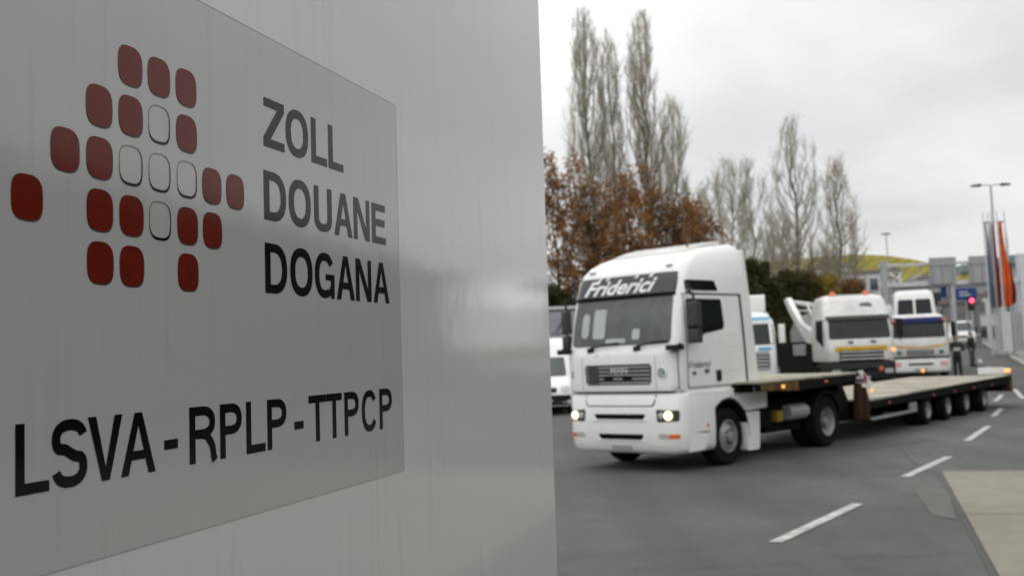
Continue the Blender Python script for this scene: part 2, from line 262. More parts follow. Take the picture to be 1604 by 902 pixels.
# ------------------------------------------------------------------ mesh helpers
class MB:
    def __init__(s): s.v = []; s.f = []
    def add(s, vs, fs):
        o = len(s.v); s.v += [tuple(p) for p in vs]; s.f += [tuple(i + o for i in f) for f in fs]; return s
    def box(s, x0, x1, y0, y1, z0, z1):
        return s.add([(x, y, z) for x in (x0, x1) for y in (y0, y1) for z in (z0, z1)],
                     [(0, 1, 3, 2), (4, 6, 7, 5), (0, 4, 5, 1), (2, 3, 7, 6), (0, 2, 6, 4), (1, 5, 7, 3)])
    def tube(s, pts, rad, n=8, cap=True):
        pts = [Vector(p) for p in pts]
        if not isinstance(rad, (list, tuple)): rad = [rad] * len(pts)
        rings = []; prev = None
        for i, p in enumerate(pts):
            d = (pts[min(i + 1, len(pts) - 1)] - pts[max(i - 1, 0)])
            if d.length < 1e-9: d = Vector((0, 0, 1))
            d.normalize()
            if prev is None:
                a = d.cross(Vector((0.31, 0.17, 0.93)))
                if a.length < 0.05: a = d.cross(Vector((1, 0, 0)))
            else: a = prev - d * prev.dot(d)
            a.normalize(); prev = a; b = d.cross(a)
            rings.append([p + (a * math.cos(2 * math.pi * k / n) + b * math.sin(2 * math.pi * k / n)) * rad[i] for k in range(n)])
        vs = [q for r in rings for q in r]; fs = []
        for i in range(len(rings) - 1):
            for k in range(n):
                fs.append((i * n + k, i * n + (k + 1) % n, (i + 1) * n + (k + 1) % n, (i + 1) * n + k))
        if cap:
            fs.append(tuple(range(n))[::-1]); fs.append(tuple((len(rings) - 1) * n + k for k in range(n)))
        return s.add(vs, fs)
    def lathe(s, prof, c, axis='y', n=24):
        """prof: (radius, along) ; axis along y or z or x through c"""
        vs = []; fs = []; m = len(prof)
        for k in range(n):
            a = 2 * math.pi * k / n
            for r, t in prof:
                if axis == 'y': vs.append((c[0] + r * math.cos(a), c[1] + t, c[2] + r * math.sin(a)))
                elif axis == 'z': vs.append((c[0] + r * math.cos(a), c[1] + r * math.sin(a), c[2] + t))
                else: vs.append((c[0] + t, c[1] + r * math.cos(a), c[2] + r * math.sin(a)))
        for k in range(n):
            for j in range(m - 1):
                k2 = (k + 1) % n
                fs.append((k * m + j, k * m + j + 1, k2 * m + j + 1, k2 * m + j))
        return s.add(vs, fs)
    def prism(s, poly, axis, d0, d1):
        """extrude a (possibly concave) polygon; axis 'y': poly=(x,z); 'x': poly=(y,z); 'z': poly=(x,y)"""
        def P(q, d):
            return {'y': (q[0], d, q[1]), 'x': (d, q[0], q[1]), 'z': (q[0], q[1], d)}[axis]
        n = len(poly); tri = tessellate_polygon([[Vector((q[0], q[1], 0)) for q in poly]])
        vs = [P(q, d0) for q in poly] + [P(q, d1) for q in poly]
        fs = [tuple(t) for t in tri] + [tuple(i + n for i in t)[::-1] for t in tri] + [(i, (i + 1) % n, n + (i + 1) % n, n + i) for i in range(n)]
        return s.add(vs, fs)
    def flat(s, loops, fn):
        """filled polygon with holes, each 2-D point mapped by fn"""
        tri = tessellate_polygon([[Vector((q[0], q[1], 0)) for q in lp] for lp in loops])
        return s.add([fn(q) for lp in loops for q in lp], [tuple(t) for t in tri])
    def build(s, name, m, parent=None, bevel=0.0, smooth=True, angle=38, fix=True):
        me = bpy.data.meshes.new(name); me.from_pydata(s.v, [], s.f); me.update()
        if fix and len(s.f) < 60000:
            import bmesh
            bm = bmesh.new(); bm.from_mesh(me); bmesh.ops.recalc_face_normals(bm, faces=bm.faces); bm.to_mesh(me); bm.free()
        if smooth:
            me.shade_smooth(); me.set_sharp_from_angle(angle=R(angle))
        me.materials.append(M[m] if isinstance(m, str) else m)
        o = bpy.data.objects.new(name, me); col.objects.link(o)
        if parent: o.parent = parent
        if bevel:
            b = o.modifiers.new('bevel', 'BEVEL'); b.width = bevel; b.segments = 2; b.limit_method = 'ANGLE'; b.angle_limit = R(40)
        return o

def tag(o, label=None, cat=None, group=None, kind=None):
    if label: o['label'] = label
    if cat: o['category'] = cat
    if group: o['group'] = group
    if kind: o['kind'] = kind
    return o
def thing(name, label, cat, loc=(0, 0, 0), rz=0.0, group=None):
    o = bpy.data.objects.new(name, None); col.objects.link(o); o.location = loc; o.rotation_euler = (0, 0, rz)
    o.empty_display_size = 0.3
    return tag(o, label, cat, group)
def copy_tree(o, parent=None):
    c = o.copy(); col.objects.link(c); c.parent = parent
    for ch in list(o.children): copy_tree(ch, c)
    return c
def heading(az_deg):        # local +X = backwards (away), azimuth clockwise from +Y
    return R(90 - az_deg)

def smooth01(t): t = max(0.0, min(1.0, t)); return t * t * (3 - 2 * t)
GZ = [(0, 0), (35, 0), (46, .40), (60, .85), (80, 1.25), (100, 1.6), (130, 1.85), (160, 1.95), (2000, 1.95)]
def gz(x, y):
    z = 0
    for (a, za), (b, zb) in zip(GZ, GZ[1:]):
        if a <= y <= b: z = za + (zb - za) * (y - a) / (b - a)
    return z * smooth01((x + 2) / 10.0)

def roundpoly(pts, r, seg=5):
    out = []; n = len(pts)
    rr = r if isinstance(r, (list, tuple)) else [r] * n
    for i in range(n):
        p0 = Vector(pts[i - 1]); p = Vector(pts[i]); p1 = Vector(pts[(i + 1) % n]); q = rr[i]
        if q <= 0: out.append((p.x, p.y)); continue
        a = (p0 - p); b = (p1 - p); q = min(q, a.length * .49, b.length * .49); a.normalize(); b.normalize()
        A = p + a * q; B = p + b * q
        for k in range(seg + 1):
            t = k / seg; w = A * (1 - t) ** 2 + p * 2 * t * (1 - t) + B * t * t
            out.append((w.x, w.y))
    return out
def rect(a0, a1, b0, b1): return [(a0, b0), (a1, b0), (a1, b1), (a0, b1)]

# lofted vehicle body: sections by height
class Body:
    """sections: (z, x_front, x_back, half_width, r_front, r_back)"""
    def __init__(s, secs, warp=None): s.secs = secs; s.warp = warp
    def at(s, z):
        S = s.secs
        if z <= S[0][0]: return S[0][1:]
        for a, b in zip(S, S[1:]):
            if a[0] <= z <= b[0]:
                t = (z - a[0]) / max(1e-6, b[0] - a[0]); return tuple(p + (q - p) * t for p, q in zip(a[1:], b[1:]))
        return S[-1][1:]
    def ring(s, sec, k=6, ny=7):
        z, xf, xb, hw, rf, rb = sec; P = []
        for i in range(ny): P.append((xf, -hw + rf + (2 * hw - 2 * rf) * i / (ny - 1)))
        for i in range(1, k + 1):
            a = math.pi / 2 * i / k; P.append((xf + rf - rf * math.cos(a), hw - rf + rf * math.sin(a)))
        for i in range(0, k + 1):
            a = math.pi / 2 * i / k; P.append((xb - rb + rb * math.sin(a), hw - rb + rb * math.cos(a)))
        for i in range(0, k + 1):
            a = math.pi / 2 * i / k; P.append((xb - rb + rb * math.cos(a), -hw + rb - rb * math.sin(a)))
        for i in range(0, k):
            a = math.pi / 2 * i / k; P.append((xf + rf - rf * math.sin(a), -hw + rf - rf * math.cos(a)))
        return [s.w((x, y, z)) for x, y in P]
    def w(s, p): return s.warp(p) if s.warp else p
    def mesh(s, mb=None):
        mb = mb or MB(); rings = [s.ring(q) for q in s.secs]; n = len(rings[0])
        vs = [p for r in rings for p in r]
        fs = [(i * n + k, i * n + (k + 1) % n, (i + 1) * n + (k + 1) % n, (i + 1) * n + k) for i in range(len(rings) - 1) for k in range(n)]
        for base in (0, (len(rings) - 1) * n):      # caps as strips joining left and right halves would be fine too: fan to centre
            c = tuple(sum(q[j] for q in rings[0 if base == 0 else -1]) / n for j in range(3)); vs.append(c); ci = len(vs) - 1
            fs += [(base + k, base + (k + 1) % n, ci) for k in range(n)]
        return mb.add(vs, fs)
    def fx(s, y, z):
        xf, xb, hw, rf, rb = s.at(z); e = abs(y) - (hw - rf)
        return xf if e <= 0 else xf + rf - math.sqrt(max(0, rf * rf - min(e, rf) ** 2))
    def bx(s, y, z):
        xf, xb, hw, rf, rb = s.at(z); e = abs(y) - (hw - rb)
        return xb if e <= 0 else xb - rb + math.sqrt(max(0, rb * rb - min(e, rb) ** 2))
    def sy(s, x, z):
        xf, xb, hw, rf, rb = s.at(z); e = max((xf + rf) - x, 0)
        y = hw if e <= 0 else hw - rf + math.sqrt(max(0, rf * rf - min(e, rf) ** 2))
        e = max(x - (xb - rb), 0)
        if e > 0: y = hw - rb + math.sqrt(max(0, rb * rb - min(e, rb) ** 2))
        return y
    def panel(s, poly, side, off=0.01, th=0.03, rows=10, cols=10, mb=None):
        """conforming convex panel; side 'f' poly=(y,z); 'b' rear; 'r'/'l' poly=(x,z), l = y negative"""
        mb = mb or MB(); zs = [p[1] for p in poly]; z0, z1 = min(zs), max(zs); e = (z1 - z0) * 1e-4
        def span(z):
            xs = []
            for (ax, az), (bx_, bz) in zip(poly, poly[1:] + poly[:1]):
                if (az - z) * (bz - z) <= 0 and abs(az - bz) > 1e-9: xs.append(ax + (bx_ - ax) * (z - az) / (bz - az))
            return (min(xs), max(xs)) if xs else (poly[0][0], poly[0][0])
        def pt(a, z, o):
            if side == 'f': return s.w((s.fx(a, z) - o, a, z))
            if side == 'b': return s.w((s.bx(a, z) + o, a, z))
            sg = 1 if side == 'r' else -1
            return s.w((a, sg * (s.sy(a, z) + o), z))
        G = []
        for i in range(rows + 1):
            t = i / rows; t = (1 - math.cos(math.pi * t)) / 2; z = z0 + e + (z1 - z0 - 2 * e) * t; a, b = span(z)
            G.append([(a + (b - a) * j / cols, z) for j in range(cols + 1)])
        W = cols + 1; vs = [pt(a, z, off) for r in G for a, z in r]
        fs = [(i * W + j, i * W + j + 1, (i + 1) * W + j + 1, (i + 1) * W + j) for i in range(rows) for j in range(cols)]
        loop = [(0, j) for j in range(W)] + [(i, cols) for i in range(1, rows + 1)] + [(rows, j) for j in range(cols - 1, -1, -1)] + [(i, 0) for i in range(rows - 1, 0, -1)]
        o = len(vs); vs += [pt(*G[i][j], off - th) for i, j in loop]; n = len(loop)
        for k in range(n):
            a = loop[k]; b = loop[(k + 1) % n]; fs.append((a[0] * W + a[1], b[0] * W + b[1], o + (k + 1) % n, o + k))
        return mb.add(vs, fs)

def wheel(parent, x, y, r, w, outward, tyre='rubber', name='wheel', double=False, seg=28):
    """tyre with rim and hub children; outward = sign of y for the visible face"""
    mb = MB(); ws = w if not double else w * 2.15
    y0 = y - outward * ws; f = outward
    prof = [(r * .56, 0), (r * .60, f * -.01), (r * .90, f * .0), (r * .975, f * -.03), (r, f * -.06), (r, f * -(w - .06)), (r * .97, f * -(w - .02)), (r * .6, f * -w)]
    if double: prof += [(r * .6, f * -(w + .05)), (r * .97, f * -(w + .07)), (r, f * -(w + .1)), (r, f * -(ws - .05)), (r * .95, f * -ws), (r * .5, f * -ws)]
    mb.lathe(prof, (x, y, r), 'y', seg)
    t = mb.build(name, tyre, parent, angle=30, fix=False)
    if double: rp = [(r * .57, f * .004), (r * .54, f * -.02), (r * .50, f * -.12), (r * .34, f * -.13), (r * .30, f * -.09), (r * .17, f * -.08), (r * .16, f * -.02), (0.001, f * -.015)]
    else: rp = [(r * .57, f * .004), (r * .54, f * .01), (r * .50, f * -.05), (r * .44, f * -.035), (r * .30, f * .02), (r * .20, f * .03), (r * .18, f * .07), (0.001, f * .08)]
    MB().lathe(rp, (x, y, r), 'y', seg).build('rim', 'rim', t, fix=False)
    nb = MB()
    for k in range(10):
        a = 2 * math.pi * k / 10; rr = r * .25
        nb.box(x + rr * math.cos(a) - .014, x + rr * math.cos(a) + .014, y - f * .02 if not double else y - f * .1, y + f * .05 if not double else y - f * .05, r + rr * math.sin(a) - .014, r + rr * math.sin(a) + .014)
    nb.build('wheel_nuts', 'dgrey', t)
    return t

def text_obj(body, size, m, parent, M4, shear=0.0, offset=0.0, sx=1.0, name='lettering', extrude=0.002):
    c = bpy.data.curves.new(name, 'FONT'); c.body = body; c.size = size; c.shear = shear; c.offset = offset; c.extrude = extrude
    c.align_x = 'CENTER'; c.align_y = 'BOTTOM_BASELINE'
    t = bpy.data.objects.new('tmp', c); col.objects.link(t); bpy.context.view_layer.update()
    me = bpy.data.meshes.new_from_object(t.evaluated_get(bpy.context.evaluated_depsgraph_get()))
    bpy.data.objects.remove(t); bpy.data.curves.remove(c)
    me.transform(Matrix.Diagonal((sx, 1, 1, 1))); me.transform(M4)
    me.materials.clear(); me.materials.append(M[m]); me.name = name
    o = bpy.data.objects.new(name, me); col.objects.link(o); o.parent = parent
    return o
def conform(o, fn):
    for v in o.data.vertices: v.co = fn(v.co)
    return o
def frame_front(x, y, z, tilt=0.0):     # text plane on a vehicle front (reads left to right seen from the front)
    return Matrix.Translation((x, y, z)) @ Matrix(((0, math.sin(tilt), -1, 0), (-1, 0, 0, 0), (0, 1, 0, 0), (0, 0, 0, 1)))
def frame_left(x, y, z):                # text on the side with y negative, front of the vehicle at the reader's left
    return Matrix.Translation((x, y, z)) @ Matrix(((1, 0, 0, 0), (0, 0, -1, 0), (0, 1, 0, 0), (0, 0, 0, 1)))

# ------------------------------------------------------------------ GROUND
def sheet(name, x0, x1, y0, y1, dx, dy, zf, m):
    mb = MB(); nx = int(round((x1 - x0) / dx)); ny = int(round((y1 - y0) / dy))
    vs = [(x0 + (x1 - x0) * i / nx, y0 + (y1 - y0) * j / ny) for j in range(ny + 1) for i in range(nx + 1)]
    mb.add([(x, y, zf(x, y)) for x, y in vs], [(j * (nx + 1) + i, j * (nx + 1) + i + 1, (j + 1) * (nx + 1) + i + 1, (j + 1) * (nx + 1) + i) for j in range(ny) for i in range(nx)])
    return mb.build(name, m, None, fix=False, angle=60)
tag(sheet('ground', -700, 900, -400, 1500, 20, 20, lambda x, y: gz(x, y) - 0.25 if y < 400 else 1.7, mat('field', (0.085, 0.085, 0.068), 0.95, c2=(0.055, 0.057, 0.045), scale=0.05)), kind='structure')
tag(sheet('road', -60, 100, -40, 150, 1.0, 1.0, gz, 'asphalt'), kind='structure')
def strip_poly(name, pts, m, dz, th=None):
    """flat sheet polygon that follows the ground"""
    mb = MB(); mb.flat([pts], lambda q: (q[0], q[1], gz(q[0], q[1]) + dz))
    return tag(mb.build(name, m, None, fix=False), kind='structure')
strip_poly('asphalt_patch', [(6.2, 15.9), (6.55, 17.9), (7.35, 20.6), (10.6, 23.2), (34, 36.5), (34, 15.0), (14, 13.3), (6.46, 16.3)], 'asphalt2', 0.004)
strip_poly('concrete_pavement', [(4.01, 9.08), (6.46, 16.36), (14.0, 13.6), (20.0, 11.0), (14, 2), (2.0, 3.2)], 'concrete', 0.010)
jm = MB()
for (a, b) in [((4.97, 12.35), (17, 8.0)), ((3.6, 7.9), (15, 4.3)), ((9.3, 15.32), (6.6, 8.6)), ((12.4, 14.2), (9.6, 6.9))]:
    A = Vector((*a, 0)); B = Vector((*b, 0)); n = (B - A).normalized().cross(Vector((0, 0, 1))) * 0.010
    jm.add([A - n + Vector((0, 0, .013)), A + n + Vector((0, 0, .013)), B + n + Vector((0, 0, .013)), B - n + Vector((0, 0, .013))], [(0, 1, 2, 3)])
tag(jm.build('pavement_joints', 'joint', None, fix=False), kind='structure')
# tar seam along the patched asphalt; beside the concrete, its edge shadow painted on
sm = MB()
seam = [(2.9, 5.9), (3.93, 9.0), (5.15, 12.6), (6.38, 16.4), (6.6, 17.9), (7.35, 20.6), (8.3, 21.6)]
for a, b in zip(seam, seam[1:]):
    A = Vector((*a, 0.007)); B = Vector((*b, 0.007)); n = (B - A).normalized().cross(Vector((0, 0, 1))) * 0.02
    sm.add([A - n, A + n, B + n, B - n], [(0, 1, 2, 3)])
tag(sm.build('seam_edge_shadow', mat('tar', (0.035, 0.035, 0.034), 0.6), None, fix=False), kind='structure')
strip_poly('light_patch', [(4.86, 11.98), (5.08, 12.6), (6.02, 15.1), (5.85, 15.25), (5.35, 14.6), (4.72, 12.3)], mat('light asphalt patch', (0.105, 0.102, 0.092), 0.85, scale=4, var=0.15), 0.0065)
# dashes
dm = MB()
def dash(a, b, w=0.145):
    A = Vector((*a, 0)); B = Vector((*b, 0)); n = (B - A).normalized().cross(Vector((0, 0, 1))) * w / 2
    K = 8; ring = []
    for i in range(K + 1):
        p = A.lerp(B, i / K); j = random.uniform(.94, 1.04)
        for s in (-j, j):
            q = p + n * s; ring.append((q.x, q.y, gz(q.x, q.y) + 0.009))
    dm.add(ring, [(2 * i, 2 * i + 1, 2 * i + 3, 2 * i + 2) for i in range(K)])
for a, b in [((2.60, 11.05), (4.22, 13.42)), ((5.70, 15.85), (7.36, 18.30)), ((8.86, 21.06), (10.68, 24.2)), ((12.15, 27.2), (13.65, 30.0)),
             ((15.1, 33.6), (16.5, 36.2)), ((16.3, 34.2), (17.9, 38.2)), ((19.2, 42.0), (20.4, 45.0)), ((21.9, 49), (23.1, 52)), ((24.6, 56), (26, 59.5)), ((-0.6, 6.6), (1.0, 8.9))]: dash(a, b)
tag(dm.build('lane_markings', 'paint', None, fix=False), kind='structure')
# kerbed island at the right with the flags
isl = [(24.2, 50.3), (25.4, 49.6), (33, 52), (46, 66), (52, 92), (40.5, 91.5), (34.0, 75.5)]
im = MB(); rp_ = roundpoly(isl, 1.2)
n_ = len(rp_)
im.flat([rp_], lambda q: (q[0], q[1], gz(*q) + 0.13))
im.add([(q[0], q[1], gz(*q) + .13) for q in rp_] + [(q[0], q[1], gz(*q) - .1) for q in rp_], [(i, (i + 1) % n_, n_ + (i + 1) % n_, n_ + i) for i in range(n_)])
tag(im.build('traffic_island', 'pave', None, fix=False), kind='structure')
km = MB()
def kerb_line(P, w=.22):
    for a, b in zip(P, P[1:]):
        A = Vector((*a, 0)); B = Vector((*b, 0)); nn = (B - A).normalized().cross(Vector((0, 0, 1))) * w / 2; K = max(1, int((B - A).length / 3))
        for i in range(K):
            p = A.lerp(B, i / K); q = A.lerp(B, (i + 1) / K - 0.004)
            zs = [gz(*(r.xy)) for r in (p, q)]
            vs = []
            for (r, z) in ((p, zs[0]), (q, zs[1])):
                for s in (-1, 1):
                    for dz in (-.1, .15): vs.append((r.x + nn.x * s, r.y + nn.y * s, z + dz))
            km.add(vs, [(0, 1, 3, 2), (4, 6, 7, 5), (0, 4, 5, 1), (2, 3, 7, 6), (1, 5, 7, 3)])
kerb_line([(34.0, 75.5), (24.2, 50.3), (25.4, 49.6), (33, 52)]); kerb_line([(34.0, 75.5), (40.5, 91.5)])
kerb_line([(7.6, 62), (14, 61)]); 
tag(km.build('kerb', 'kerb', None, fix=False), kind='structure')

# hill far behind
def hill_z(x, y):
    Hs = [(-400, 8), (0, 16), (60, 28), (101, 35.2), (134, 37.6), (152, 35.5), (170, 31), (187, 25), (203, 22.5), (225, 12), (262, 2.2), (700, 1.7)]
    H = 10
    for (a, za), (b, zb) in zip(Hs, Hs[1:]):
        if a <= x * 420 / max(y, 140) <= b: H = za + (zb - za) * (x * 420 / max(y, 140) - a) / (b - a)
    t = (y - 150) / 270.0
    b0 = gz(x, 150) - .3
    return b0 + (H - b0) * (smooth01(t) * .5 + max(0, min(1, t)) * .5) if y <= 420 else H - (y - 420) * .02
hm, hb_, ht = new_mat('autumn vineyard'); hn = ht.nodes; hl = ht.links
tcn = hn.new('ShaderNodeTexCoord'); wv = hn.new('ShaderNodeTexNoise'); wv.inputs['Scale'].default_value = 0.035; wv.inputs['Detail'].default_value = 6
hl.new(tcn.outputs['Object'], wv.inputs['Vector'])
hr = hn.new('ShaderNodeValToRGB'); hl.new(wv.outputs['Fac'], hr.inputs[0]); he = hr.color_ramp.elements
he[0].position = .36; he[0].color = (0.13, 0.13, 0.02, 1); he[1].position = .66; he[1].color = (0.28, 0.21, 0.03, 1); q = he.new(.5); q.color = (0.21, 0.185, 0.025, 1)
rowm = hn.new('ShaderNodeMapping'); rowm.inputs['Rotation'].default_value = (0, 0, .5); hl.new(tcn.outputs['Object'], rowm.inputs[0])
rw = hn.new('ShaderNodeTexWave'); rw.inputs['Scale'].default_value = 0.10; rw.inputs['Distortion'].default_value = 2.5; rw.inputs['Detail'].default_value = 2; hl.new(rowm.outputs[0], rw.inputs['Vector'])
rmr = hn.new('ShaderNodeMapRange'); rmr.inputs['To Min'].default_value = .7; rmr.inputs['To Max'].default_value = 1.15; hl.new(rw.outputs['Fac'], rmr.inputs['Value'])
hsc = hn.new('ShaderNodeVectorMath'); hsc.operation = 'SCALE'; hl.new(hr.outputs[0], hsc.inputs[0]); hl.new(rmr.outputs[0], hsc.inputs['Scale'])
hl.new(hsc.outputs[0], hb_.inputs['Base Color']); hb_.inputs['Roughness'].default_value = .95; hb_.inputs['Specular IOR Level'].default_value = .1
tag(sheet('hill', -300, 276, 150, 700, 8, 8, lambda x, y: hill_z(x, y) + 1.1 * smooth01((250 - x) / 40) * math.sin(x * .09 + y * .05) * math.sin(y * .07) * smooth01((y - 170) / 60), hm), kind='structure')

# ------------------------------------------------------------------ CUSTOMS SIGN (foreground)
SU = Vector((0.2954, 0.9554, 0.0)).normalized(); SV = Vector((0.0119, -0.0037, 0.9999)).normalized()
SY = SV.cross(SU).normalized(); SV = SU.cross(SY).normalized()
SO = Vector((-0.3109, 2.8228, 2.214))
sign = thing('customs_sign', 'large white glossy customs sign board with grey sticker reading ZOLL DOUANE DOGANA', 'sign')
sign.matrix_world = Matrix(((SU.x, SY.x, SV.x, SO.x), (SU.y, SY.y, SV.y, SO.y), (SU.z, SY.z, SV.z, SO.z), (0, 0, 0, 1)))
MB().box(-2.05, 1.552, 0.0, 0.30, -1.95, 1.95).build('panel', 'panel', sign, bevel=0.008)
MB().box(-2.0, 1.5, 0.05, 0.25, -2.25, -1.952).build('plinth', 'dgrey', sign)
st = MB().flat([roundpoly(rect(-1.47, 0.0255, -0.489, 0.4985), 0.004, 3)], lambda q: (q[0], -0.0006, q[1]))
stk = st.build('sticker', 'sticker', sign, fix=False, smooth=False)
# thin cut edge of the foil
em = MB()
for a, b in (((-1.47, -0.489), (0.0255, -0.489)), ((0.0255, -0.489), (0.0255, 0.4985)), ((-1.47, 0.4985), (0.0255, 0.4985))):
    A = Vector((a[0], -.0009, a[1])); B = Vector((b[0], -.0009, b[1])); n = Vector((-(b[1] - a[1]), 0, b[0] - a[0])).normalized() * .0007
    em.add([A - n, A + n, B + n, B - n], [(0, 1, 2, 3)])
em.build('sticker_edge', mat('foil edge', (0.30, 0.30, 0.28), 0.3), stk, fix=False, smooth=False)
def sq(cx, cz, w, h, r=0.42, n=40, e=3.1):
    out = []
    for k in range(n):
        a = 2 * math.pi * k / n; c, s_ = math.cos(a), math.sin(a)
        out.append((cx + w / 2 * math.copysign(abs(c) ** (2 / e), c), cz + h / 2 * math.copysign(abs(s_) ** (2 / e), s_)))
    return out
colx = [-1.345, -1.2645, -1.1848, -1.1052, -1.0262, -0.9450, -0.8650, -0.7840]; rowz = [0.3205, 0.2350, 0.1495, 0.0645, -0.0205]
reds = [(0, 3), (0, 4), (0, 5), (1, 2), (1, 3), (1, 5), (2, 1), (2, 2), (2, 6), (2, 7), (3, 0), (3, 2), (3, 3), (3, 5), (3, 6), (4, 2), (4, 3), (4, 5)]
rings_ = [(1, 4), (2, 3), (2, 4), (2, 5), (3, 4)]
F1 = lambda q: (q[0], -0.0012, q[1])
F2 = lambda q: (q[0], -0.0016, q[1])
for (r_, c_) in reds:
    o = MB().flat([sq(colx[c_], rowz[r_], .0625, .0675)], F2).build('red_tile', 'red_foil', stk, fix=False, smooth=False)
    MB().flat([sq(colx[c_] + .0012, rowz[r_] - .0016, .0645, .0695), sq(colx[c_], rowz[r_], .0620, .0670)][:1], F1).build('tile_rim', 'tile_rim', stk, fix=False, smooth=False)
for (r_, c_) in rings_:
    outer = sq(colx[c_], rowz[r_] - .0006, .0620, .0680); inner = sq(colx[c_] - .0006, rowz[r_] + .0012, .0585, .0625)
    MB().flat([outer, inner[::-1]], F2).build('outline_tile', 'black_foil', stk, fix=False, smooth=False)

def arc(cx, cy, rx, ry, a0, a1, k=16, e=2.3):
    out = []
    for i in range(k + 1):
        a = R(a0 + (a1 - a0) * i / k); c, s_ = math.cos(a), math.sin(a)
        out.append((cx + rx * math.copysign(abs(c) ** (2 / e), c), cy + ry * math.copysign(abs(s_) ** (2 / e), s_)))
    return out
def stroke(pts, w0, w1=None):
    Lp, Rp = [], []; n = len(pts)
    for i, p in enumerate(pts):
        a = Vector(pts[max(i - 1, 0)]); b = Vector(pts[min(i + 1, n - 1)]); d = (b - a).normalized(); nn = Vector((-d.y, d.x))
        # horizontal running strokes are w1 thick, vertical ones w0
        w = (w0 * abs(d.y) + (w1 or w0) * abs(d.x)) / (abs(d.x) + abs(d.y)) / 2
        Lp.append((p[0] + nn.x * w, p[1] + nn.y * w)); Rp.append((p[0] - nn.x * w, p[1] - nn.y * w))
    return Lp + Rp[::-1]
def glyph(ch, w, h, a, b):
    if ch == 'O':
        return [[arc(w / 2, h / 2, w / 2, h / 2 + .001, 0, 360, 48)[:-1], arc(w / 2, h / 2, w / 2 - a, h / 2 - b, 0, 360, 48)[:-1][::-1]]]
    if ch == 'D':
        return [[[(0, 0), (w * .42, 0)] + arc(w * .42, h / 2, w * .58, h / 2, -88, 88, 24) + [(w * .42, h), (0, h)],
                 ([(a, b), (w * .40, b)] + arc(w * .40, h / 2, w * .60 - a, h / 2 - b, -88, 88, 24) + [(w * .40, h - b), (a, h - b)])[::-1]]]
    if ch == 'L': return [[[(0, 0), (w, 0), (w, b), (a, b), (a, h), (0, h)]]]
    if ch == 'T': return [[[(w / 2 - a / 2, 0), (w / 2 + a / 2, 0), (w / 2 + a / 2, h - b), (w, h - b), (w, h), (0, h), (0, h - b), (w / 2 - a / 2, h - b)]]]
    if ch == 'E': m = h * .53; return [[[(0, 0), (w, 0), (w, b), (a, b), (a, m - b / 2), (w * .93, m - b / 2), (w * .93, m + b / 2), (a, m + b / 2), (a, h - b), (w * .98, h - b), (w * .98, h), (0, h)]]]
    if ch == 'Z': k = a * 1.30; return [[[(0, 0), (w, 0), (w, b), (k, b), (w, h - b * 1.05), (w, h), (0.03 * w, h), (0.03 * w, h - b), (w - k, h - b), (0, b * 1.05)]]]
    if ch == 'N': k = a * 1.15; return [[[(0, 0), (a * .92, 0), (a * .92, h * .72), (w - k, 0), (w, 0), (w, h), (w - a * .92, h), (w - a * .92, h * .28), (k, h), (0, h)]]]
    if ch == 'V': k = a * 1.06; return [[[(w / 2 - a * .52, 0), (w / 2 + a * .52, 0), (w, h), (w - k, h), (w / 2, h * .20), (k, h), (0, h)]]]
    if ch == 'A':
        k = a * 1.06; y1, y2 = h * .24, h * .24 + b * .9
        def xi(y, s): return (k + (w / 2 - k) * (y / (h * .80))) if s < 0 else (w - k - (w / 2 - k) * (y / (h * .80)))
        return [[[(0, 0), (k, 0), (xi(y1, -1), y1), (xi(y1, 1), y1), (w - k, 0), (w, 0), (w / 2 + a * .55, h), (w / 2 - a * .55, h)],
                 [(xi(y2, -1), y2), (w / 2, h * .80), (xi(y2, 1), y2)]]]
    if ch == '-': return [[[(0, 0), (w, 0), (w, h), (0, h)]]]
    if ch == 'U':
        ry = h * .30
        return [[[(0, h)] + [(0, ry)] + arc(w / 2, ry, w / 2, ry, 180, 360, 20) + [(w, h), (w - a, h)] + arc(w / 2, ry, w / 2 - a, ry - b, 0, -180, 20) + [(a, h)]]]
    if ch in 'PR':
        yb = h * .43; cy = (h + yb) / 2; ry = (h - yb) / 2; wp = w if ch == 'P' else w * .96
        outer = [(0, 0), (a, 0), (a, yb), (wp * .5, yb)] + arc(wp * .5, cy, wp * .5, ry, -88, 88, 18) + [(wp * .5, h), (0, h)]
        inner = ([(a, yb + b), (wp * .48, yb + b)] + arc(wp * .48, cy, wp * .52 - a, ry - b, -88, 88, 18) + [(wp * .48, h - b), (a, h - b)])[::-1]
        pcs = [[outer, inner]]
        if ch == 'R':
            pcs.append([stroke([(wp * .45, yb + b * .5), (wp * .66, yb + b * .3), (w * .80, yb - b * .6), (w * .86, h * .25), (w * .90, h * .08), (w * .95, 0)], a, b)])
        return pcs
    if ch in 'CG':
        pts = arc(w / 2, h / 2, (w - a) / 2, (h - b) / 2, 33, 327 if ch == 'C' else 300, 40)
        pcs = [[stroke(pts, a, b)]]
        if ch == 'G': pcs.append([[(w * .54, h * .40), (w - a * .85, h * .40), (w - a * .85, 0), (w - a * .05, 0), (w, h * .53), (w * .54, h * .53)]]); pcs.append([[(w - a * .85, h * .05), (w - a * .85, h * .3), (w - a * 1.5, h * .12)]])
        return pcs
    if ch == 'S':
        ry = (h - b) / 4; rx = (w - a) / 2
        pts = arc(w / 2, h - b / 2 - ry, rx, ry, 12, 215, 22) + [(w * .38, h * .555), (w * .62, h * .455)] + arc(w / 2, b / 2 + ry, rx, ry * 1.02, 35, -168, 22)
        return [[stroke(pts, a, b * 1.02)]]
